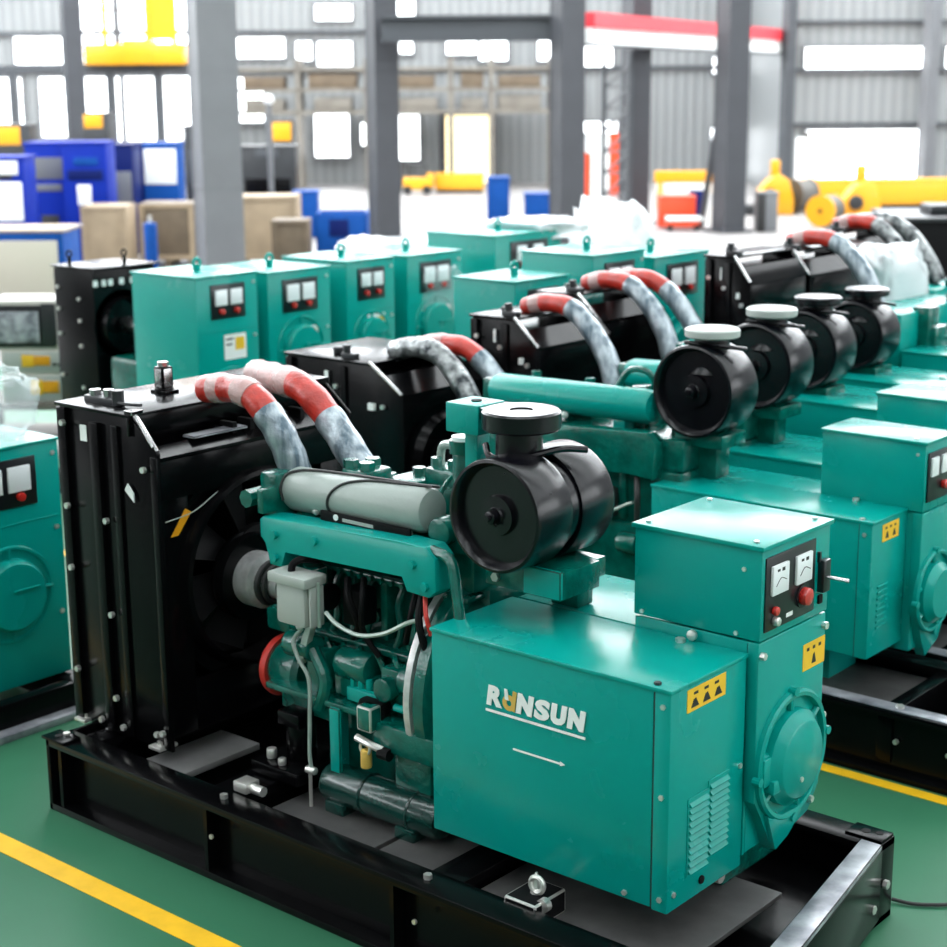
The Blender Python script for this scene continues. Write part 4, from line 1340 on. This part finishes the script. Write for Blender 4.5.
film('plastic_film', 'clear plastic film bunched on the teal set at the left edge', (-3.40, .17, 1.108), (.22, .27, .15), 3, FILM)
film('plastic_film', 'long white film bundle behind the row of teal control boxes', hall(-1.1, 9.3, 1.02), (.42, .4, .13), 5, rz=HALL)
film('plastic_film', 'white film heap between the teal boxes, left of the wrapped panel', hall(-.50, 9.9, .98), (.24, .35, .19), 8, rz=HALL)
film('plastic_film', 'tall white film bundle in front of the dark middle column', hall(.66, 9.6, 0.0), (.34, .4, .80), 13, rz=HALL)
film('plastic_film', 'white film over the wrapped teal generator set', V((-5.02, 5.9, 1.40)), (.30, .28, .07), 21)
film('plastic_film', 'thin film sheet hanging on the fourth teal control box', V((-4.82, 4.62, .95)), (.09, .22, .20), 34, FILM)
film('plastic_film', 'white plastic wrapped round a far radiator', V((-2.08, 5.40, 1.02)), (.14, .30, .28), 55)


# ================================================================== BACKGROUND: LEFT
def hthing(name, label, cat, a, b, rz=0.0, group=None, z=0.0):
    return thing(name, label, cat, hall(a, b, z), HALL+R(rz), group)


# bench of test instruments
t = hthing('work_bench', 'grey steel bench carrying white test instruments at the left edge', 'bench', -3.45, 7.2)
MB().m(RACK).box(-.38, .42, -.25, .30, .33, .37, .004).build('bench_top', RACK, t)
for x in (-.34, .38):
    for y in (-.2, .26):
        MB().m(RACK).box(x-.02, x+.02, y-.02, y+.02, 0, .33).build('leg', RACK, t)
MB().m(RACK).box(-.36, .40, -.18, .28, .12, .14).build('shelf', RACK, t)


def instrument(label, x, z, w_, d_, h_, kind):
    r = hthing('test_instrument', label, 'test instrument', -3.45, 7.2, z=z)
    m = MB().m(INSTR).box(x-w_/2, x+w_/2, -.2, -.2+d_, 0, h_, .008)
    b_ = m.build('case', INSTR, r)
    if kind == 'screen':
        MB().m(PANEL).box(x-w_/2+.01, x+w_/2-.02, -.206, -.198, .02, h_-.03, .003).m(MACH).box(x+w_/2-.10, x+w_/2-.005, -.21, -.19, .03, h_-.02, .003).build('bezel', PANEL, r)
        MB().m(SCREEN).box(x-w_/2+.03, x+w_/2-.12, -.211, -.205, .05, h_-.07, .002).build('screen', SCREEN, r)
    else:
        MB().m(GREYB).box(x-w_/2+.02, x+w_/2-.02, -.205, -.198, .015, h_-.015, .002).build('front_panel', GREYB, r)
        MB().m(ORNG).box(x-.07, x+.10, -.211, -.204, h_*.35, h_*.75, .002).m(YELL).box(x-.09, x-.01, -.212, -.204, h_*.3, h_*.8, .002).build('display', ORNG, r)
        m = MB().m(INK)
        for i in range(3):
            m.cyl((x+.13+i*.035, -.204, h_*.4), (x+.13+i*.035, -.225, h_*.4), .011, n=10)
        m.build('knob', INK, r)
    return r


instrument('white test instrument with a dark screen, topmost on the bench', -.02, .73, .46, .40, .33, 'screen')
instrument('white test instrument with an amber display, middle of the bench stack', .05, .57, .46, .40, .16, 'amber')
instrument('wide white test instrument with a yellow tag, lowest on the bench', .10, .37, .56, .42, .20, 'amber')

# cream cabinet with a blue frame, and white post behind the instruments
t = hthing('control_cabinet', 'cream panelled cabinet in a blue frame at the left edge', 'cabinet', -4.95, 12.9)
m = MB().m(BLUE2).box(-.62, .42, -.3, .4, .32, 1.02, .01)
m.m(WOOD).box(-.64, .44, -.3, .5, 1.02, 1.05, .005)
m.build('frame', BLUE2, t)
MB().m(CREAM).box(-.56, .36, -.315, -.295, .38, .95, .005).build('panel', CREAM, t)
for x in (-.55, .35):
    MB().m(BLUE2).box(x-.04, x+.04, -.25, .35, 0, .33, .004).build('leg', BLUE2, t)


def machine(name, label, a, b, w_, d_, h_, col, panels=(), legs=False, extra=None, group=None, cat='machine', rz=0, z0=0.0):
    r = hthing(name, label, cat, a, b, rz, group)
    m = MB().m(col).box(-w_/2, w_/2, -d_/2, d_/2, z0+(.08 if legs else 0.0), h_, .012)
    m.box(-w_/2-.01, w_/2+.01, -d_/2-.01, d_/2+.01, h_-.03, h_+.01, .005)
    m.m(MACH).box(-w_/2+.03, w_/2-.03, -d_/2+.03, d_/2-.03, z0, z0+.09)
    m.build('body', col, r)
    for (x0, x1, z0_, z1_, mt, nm) in panels:
        MB().m(mt).box(-w_/2+w_*x0, -w_/2+w_*x1, -d_/2-.012, -d_/2+.002, h_*z0_, h_*z1_, .003).build(nm, mt, r)
    if extra:
        extra(r)
    return r


machine('electrical_cabinet', 'blue cabinet with a white door, cut off by the left edge', -6.6, 18.0, .75, .6, 1.55, BLUE, ((.05, .95, .48, .80, WHITE, 'door'), (.1, .9, .86, .97, WHITE, 'name_plate'), (.2, .8, .82, .86, INK, 'slot')), cat='cabinet')
machine('electrical_cabinet', 'blue cabinet with grey grilles, second from the left edge', -6.42, 20.0, .62, .6, 1.66, BLUE, ((.15, .85, .70, .88, GREYP, 'vent_grille'), (.15, .8, .60, .66, GREYP, 'name_plate'), (.3, .7, .1, .4, INK, 'opening')), cat='cabinet')
machine('electrical_cabinet', 'tall blue cabinet with a white notice, left of the pale crates', -5.78, 19.5, .60, .6, 1.68, BLUE, ((.3, .62, .50, .66, WHITE, 'notice'), (.25, .8, .82, .88, BLUE2, 'name_plate'), (.1, .9, .70, .78, NAVY, 'slot')), cat='cabinet')
machine('electrical_cabinet', 'dark blue cabinet with a grey lower door', -5.64, 20.9, .48, .6, 1.60, NAVY, ((.06, .94, .30, .76, GREYP, 'door'),), cat='cabinet')
machine('electrical_cabinet', 'blue cabinet with a white window beside the pale grey column', -5.18, 21.8, .56, .6, 1.58, BLUE2, ((.1, .95, .62, .95, WHITE, 'window_panel'), (0, .08, .1, 1, NAVY, 'edge_strip')), cat='cabinet')
machine('machine_tool', 'dark machine partly behind the pale grey column', -4.72, 23.2, .6, .7, 1.8, MACH, ((.1, .6, .5, .8, STEELG, 'door'),))
machine('machine_tool', 'low black machine right of the pale grey column', -4.05, 26.0, 1.0, .8, 1.38, MACH, ((.1, .9, .2, .6, BLACK, 'guard'), (.3, .7, .86, .97, STEELG, 'carriage')))
machine('machine_tool', 'small dark machine with a yellow head behind the black one', -4.15, 29.2, .4, .5, 1.75, MACH, ((.05, .95, .78, .98, YEL, 'head'),))
machine('machine_tool', 'yellow-topped machine at the far left windows', -8.9, 27.0, .9, .6, 1.75, MACH, ((.1, .8, .80, .98, YEL, 'head'),))
machine('machine_tool', 'yellow-topped machine right of the far left windows', -7.6, 28.5, .5, .6, 1.92, MACH, ((.1, .8, .86, .99, YEL, 'head'),))


def crate(label, a, b, w_, d_, h_, m1, m2, group='wooden crates'):
    r = hthing('wooden_crate', label, 'crate', a, b, 0, group)
    m = MB().m(m1).box(-w_/2, w_/2, -d_/2, d_/2, .09, h_, .006)
    m.build('box', m1, r)
    m = MB().m(m2)
    for x in (-w_/2+.04, w_/2-.04):
        m.box(x-.035, x+.035, -d_/2-.015, -d_/2, .09, h_)
    m.box(-w_/2, w_/2, -d_/2-.014, -d_/2, h_-.06, h_).box(-w_/2, w_/2, -d_/2-.014, -d_/2, .10, .16)
    m.build('batten', m2, r)
    for x in (-w_/2+.06, 0, w_/2-.06):
        MB().m(WOODD).box(x-.05, x+.05, -d_/2, d_/2, 0, .09).build('skid', WOODD, r)
    return r


crate('pale plywood crate standing in front of the tall blue cabinet', -5.36, 18.6, .60, .7, .88, WOOD, WOOD)
crate('brown wooden crate left of the pale grey column', -4.66, 19.35, .76, .7, .86, WOODD, WOOD)
crate('long plywood crate right of the pale grey column', -3.30, 19.3, .86, .7, .95, WOOD, WOOD)
crate('grey-brown crate in front of the blue bin', -2.84, 18.0, .48, .5, .72, WOODD, WOODD)
t = hthing('parts_bin', 'open blue parts bin beside the dark grey column', 'bin', -2.22, 18.7)
m = MB().m(BLUE2).box(-.34, .34, -.3, .3, .08, .11).box(-.34, -.31, -.3, .3, .08, .76, .004).box(.31, .34, -.3, .3, .08, .76, .004).box(-.34, .34, -.3, -.27, .08, .76, .004).box(-.34, .34, .27, .3, .08, .76, .004)
m.build('body', BLUE2, t)
MB().m(NAVY).box(-.16, .10, -.312, -.298, .45, .68, .004).build('opening', NAVY, t)
for x in (-.3, .3):
    for y in (-.26, .26):
        MB().m(BLUE2).box(x-.03, x+.03, y-.03, y+.03, 0, .09).build('leg', BLUE2, t)
machine('tool_box', 'small light blue box on the floor behind the grey-brown crate', -3.18, 23.5, .4, .4, .74, BLUE2, cat='box')
t = hthing('gas_bottle', 'small blue gas bottle in front of the brown crate', 'gas bottle', -4.62, 17.6)
MB().m(BLUE2).rcyl((0, 0, 0), (0, 0, .72), .085, .03, 18).build('body', BLUE2, t)
MB().m(ZINC).cyl((0, 0, .72), (0, 0, .80), .025, n=10).build('valve', ZINC, t)
t = hthing('lamp_post', 'white-headed post standing right of the pale grey column', 'post', -3.68, 23.0)
MB().m(GREYP).cyl((0, 0, 0), (0, 0, 2.15), .045, n=12).build('pole', GREYP, t)
MB().m(WHITE).sphere((0, 0, 2.2), .085).build('head', WHITE, t)
MB().m(GREYP).cyl((0, 0, 0), (0, 0, .03), .15, n=16).build('base', GREYP, t)
# yellow basket up on the beam
t = thing('lift_basket', 'yellow lifting basket standing on the dark high beam', 'basket', hall(-7.45, 32.0, 2.85), HALL)
m = MB().m(YEL).box(-1.05, 1.0, -.35, .35, 0, .42, .01).box(-.25, .3, -.40, .4, -.0, .50, .01)
m.build('floor_pan', YEL, t)
for x in (-.62, .28, .82):
    MB().m(YEL).box(x-.05, x+.05, -.3, -.2, .4, 2.4).build('post', YEL, t)
m = MB().m(YEL).box(.28, .82, -.27, -.25, .5, 2.4).m(STEELG)
m.build('mesh_panel', PINKR if False else YEL, t)
MB().m(STEELG).cyl((-.9, -.25, 1.1), (.9, -.25, 1.1), .02, n=8).cyl((-.35, -.25, .4), (-.35, -.25, 1.1), .02, n=8).build('rail', STEELG, t)

# ================================================================== BACKGROUND: MIDDLE AND RIGHT
# tall storage racking in front of the back wall
t = hthing('storage_rack', 'tall beige storage racking along the far wall behind the columns', 'rack', -2.2, 36.2)
for x in (-3.9, -2.3, -.7, 1.25, 2.2, 3.6):
    MB().m(RACK).box(x-.06, x+.06, -.5, .5, 0, 3.0).build('upright', RACK, t)
for z in (1.74, 2.25, 2.72):
    MB().m(RACK).box(-3.9, 3.6, -.5, .5, z, z+.08).build('shelf', RACK, t)
rnd = random.Random(4)
i = 0
names = ['left end', 'second bay', 'third bay', 'fourth bay', 'fifth bay']
for x0, x1 in ((-3.7, -2.5), (-2.1, -.9), (-.5, 1.0), (1.4, 2.1), (2.3, 3.4)):
    for j, z in enumerate((1.82, 2.33)):
        w_ = (x1-x0)*rnd.uniform(.7, .95)
        o = MB().m(WOODD if (i % 2) else RACK).box(-w_/2, w_/2, -.4, .4, 0, rnd.uniform(.26, .36), .01).build('carton', RACK, loc=hall(-2.2+(x0+x1)/2, 36.2, z), rz=HALL)
        tag(o, 'dull carton on the %s shelf of the far racking, %s' % (('lower', 'upper')[j], names[i//2]), 'carton', 'cartons on the far racking')
        i += 1


def forklift(label, a, b, sc, rz):
    r = hthing('forklift', label, 'forklift', a, b, rz)
    MB().m(YEL).box(-.5*sc, .5*sc, -.3*sc, .3*sc, .15*sc, .6*sc, .04*sc).box(.3*sc, .6*sc, -.28*sc, .28*sc, .2*sc, .75*sc, .05*sc).build('body', YEL, r)
    for x in (-.35*sc, .35*sc):
        for y in (-.3*sc, .3*sc):
            MB().m(INK).cyl((x, y-.06*sc, .16*sc), (x, y+.06*sc, .16*sc), .16*sc, n=18).build('wheel', INK, r)
    m = MB().m(MACH)
    for y in (-.2*sc, .2*sc):
        m.box(-.62*sc, -.56*sc, y-.03*sc, y+.03*sc, .05*sc, 1.1*sc)
    m.build('mast', MACH, r)
    MB().m(STEELG).box(-1.1*sc, -.6*sc, -.2*sc, -.12*sc, .04*sc, .07*sc).box(-1.1*sc, -.6*sc, .12*sc, .2*sc, .04*sc, .07*sc).build('fork', STEELG, r)
    m = MB().m(MACH)
    for x in (-.3*sc, .35*sc):
        for y in (-.27*sc, .27*sc):
            m.box(x-.02*sc, x+.02*sc, y-.02*sc, y+.02*sc, .55*sc, 1.05*sc)
    m.box(-.32*sc, .37*sc, -.29*sc, .29*sc, 1.03*sc, 1.07*sc)
    m.build('roof', MACH, r)
    return r


forklift('small yellow forklift left of the sunlit gateway', -1.7, 34.0, .62, 0)
machine('conveyor', 'low yellow conveyor in front of the sunlit gateway', -.75, 34.5, 1.1, .5, .42, YEL, legs=True, cat='conveyor')
machine('electrical_cabinet', 'blue cabinet standing right of the gateway', -.02, 25.0, .38, .4, .86, BLUE2, ((.1, .9, .1, .9, BLUE2, 'door'),), cat='cabinet')
machine('electrical_cabinet', 'low blue cabinet left of the middle dark column', .64, 25.0, .42, .4, .58, BLUE2, ((.1, .9, .1, .9, BLUE2, 'door'),), cat='cabinet')
# lattice mast
t = hthing('lattice_mast', 'grey steel lattice mast beside the slim dark column', 'mast', 2.02, 25.0)
for x in (-.24, .22):
    MB().m(STEELG).box(x-.035, x+.035, -.05, .05, 0, 2.92).build('upright', STEELG, t)
m = MB().m(GREYP)
for i in range(7):
    z = .2+i*.36
    m.tube([(-.22, 0, z), (.20, 0, z+.34)], .025, 6, 0)
    m.box(-.24, .22, -.025, .025, z-.02, z+.02)
m.build('lattice', GREYP, t)
t = hthing('banner', 'red and white standing banner behind the middle column', 'banner', 2.05, 29.0)
MB().m(WHITE).box(-.32, .34, -.01, .01, .25, 1.48).m(REDO).box(.16, .34, -.014, .012, .25, 1.48).box(-.32, -.20, -.014, .012, .25, 1.1).build('cloth', WHITE, t)
MB().m(STEELG).box(-.34, -.31, -.02, .02, 0, 1.5).box(.34, .37, -.02, .02, 0, 1.5).box(-.34, .37, -.2, .2, 0, .03).build('stand', STEELG, t)
machine('parts_bin', 'bright red crate on the pale floor by the leaning brace', 3.05, 25.0, .62, .4, .52, REDO, ((.1, .9, .1, .3, REDP, 'panel'),), cat='crate')
t = hthing('pallet_truck', 'low red and white pallet truck in front of the red crate', 'pallet truck', 3.1, 24.3)
MB().m(REDO).box(-.32, .25, -.15, .15, .06, .16, .01).build('body', REDO, t)
MB().m(WHITE).box(-.3, .3, -.17, -.1, .16, .22, .01).box(-.3, .3, .1, .17, .16, .22, .01).build('fork', WHITE, t)
for x in (-.25, .2):
    MB().m(INK).cyl((x, -.16, .05), (x, .16, .05), .05, n=12).build('wheel', INK, t)
t = hthing('barrier', 'yellow and white barrier behind the red crate', 'barrier', 3.75, 29.0)
MB().m(YEL).box(-.65, .65, -.06, .06, .52, .74, .01).build('top_bar', YEL, t)
MB().m(WHITE).box(-.62, .62, -.05, .05, .30, .50, .01).build('panel', WHITE, t)
for x in (-.55, .55):
    MB().m(YEL).box(x-.04, x+.04, -.15, .15, 0, .55).build('leg', YEL, t)
t = hthing('steel_drum', 'dark blue drum at the foot of the leaning brace', 'drum', 3.52, 25.9)
MB().m(NAVY).rcyl((0, 0, 0), (0, 0, .56), .14, .01, 20).torus((0, 0, .2), (0, 0, 1), .14, .008, 20, 6).torus((0, 0, .38), (0, 0, 1), .14, .008, 20, 6).build('body', NAVY, t)
machine('electrical_cabinet', 'grey cabinet with a black side right of the braced column', 4.42, 24.0, .34, .35, .64, GREYP, ((0, .4, 0, .98, INK, 'door'),), cat='cabinet')


def drum(label, a, b, r_, w_, face, rz):
    r = hthing('cable_drum', label, 'cable drum', a, b, rz)
    MB().m(CABLE).cyl((0, -w_/2, r_), (0, w_/2, r_), r_*.92, n=32).build('cable_winding', CABLE, r)
    for y in (-w_/2-.04, w_/2):
        m = MB().m(face).lathe([(0, 0), (r_, 0), (r_, .04), (0, .04)], (0, y, r_), (0, 1, 0), 32)
        m.build('flange', face, r)
    m = MB().m(INK).cyl((0, -w_/2-.06, r_), (0, -w_/2, r_), r_*.14, n=12)
    m.build('hub', INK, r)
    return r


drum('grey cable drum standing between the yellow machines', 5.75, 27.8, .32, .3, CABLE, -65)
drum('cable drum with a yellow flange facing forward, on the pale floor', 5.62, 24.9, .27, .45, YEL, -35)


def yellow_machine(label, a, b, sc, rz=0):
    r = hthing('winding_machine', label, 'machine', a, b, rz)
    m = MB().m(YEL).prism([(-.42, 0), (.42, 0), (.42, .35), (.30, .8), (.05, .95), (-.2, .78), (-.42, .5)], 'y', -.25, .25, .03)
    m.build('body', YEL, r).scale = (sc, sc, sc)
    MB().m(MACH).box(-.8, -.42, -.3, .3, 0, .22, .01).rcyl((-.15, -.34, .45), (-.15, -.25, .45), .16, .02, 18).build('motor', MACH, r).scale = (sc, sc, sc)
    MB().m(YEL).box(-.10, .10, -.1, .1, .9, 1.25, .02).build('head', YEL, r).scale = (sc, sc, sc)
    return r


yellow_machine('yellow winding machine left of the grey cable drum', 5.2, 27.6, .80)
yellow_machine('yellow winding machine right of the yellow-flanged drum', 6.35, 25.6, .80)
machine('conveyor', 'long yellow conveyor under the far end windows', 7.6, 29.0, 3.2, .5, .55, YEL, legs=True, cat='conveyor')
t = hthing('film_roll', 'white film roll standing upright before the end window', 'film roll', 6.35, 30.5)
MB().m(WHITE).rcyl((0, 0, 0), (0, 0, 1.3), .22, .02, 20).build('roll', WHITE, t)
MB().m(CABLE).cyl((0, 0, 1.3), (0, 0, 1.42), .06, n=12).build('core', CABLE, t)
# black container at the right
t = hthing('shipping_box', 'long black steel container at the right edge behind the sets', 'container', 5.0, 13.3)
m = MB().m(BLACKD).box(-1.15, 1.6, -.5, .8, .08, 1.09, .01)
m.build('body', BLACKD, t)
MB().m(MACH).box(-1.17, 1.62, -.52, .82, 1.06, 1.10, .004).build('lid', MACH, t)
MB().m(MACH).box(-1.1, 1.5, -.4, -.3, 0, .08).box(-1.1, 1.5, .6, .7, 0, .08).build('skid', MACH, t)
o = MB().m(MACH).box(-.55, .2, -.2, .25, 0, .10, .02).rcyl((-.3, 0, .08), (-.1, 0, .08), .1, .01, 14).build('motor_housing', MACH, loc=hall(4.75, 13.3, 1.101), rz=HALL)
tag(o, 'grey motor housing lying on the black container', 'motor')
film('plastic_film', 'white film heaped on the black container', hall(5.55, 13.3, 1.101), (.40, .4, .09), 77, rz=HALL)
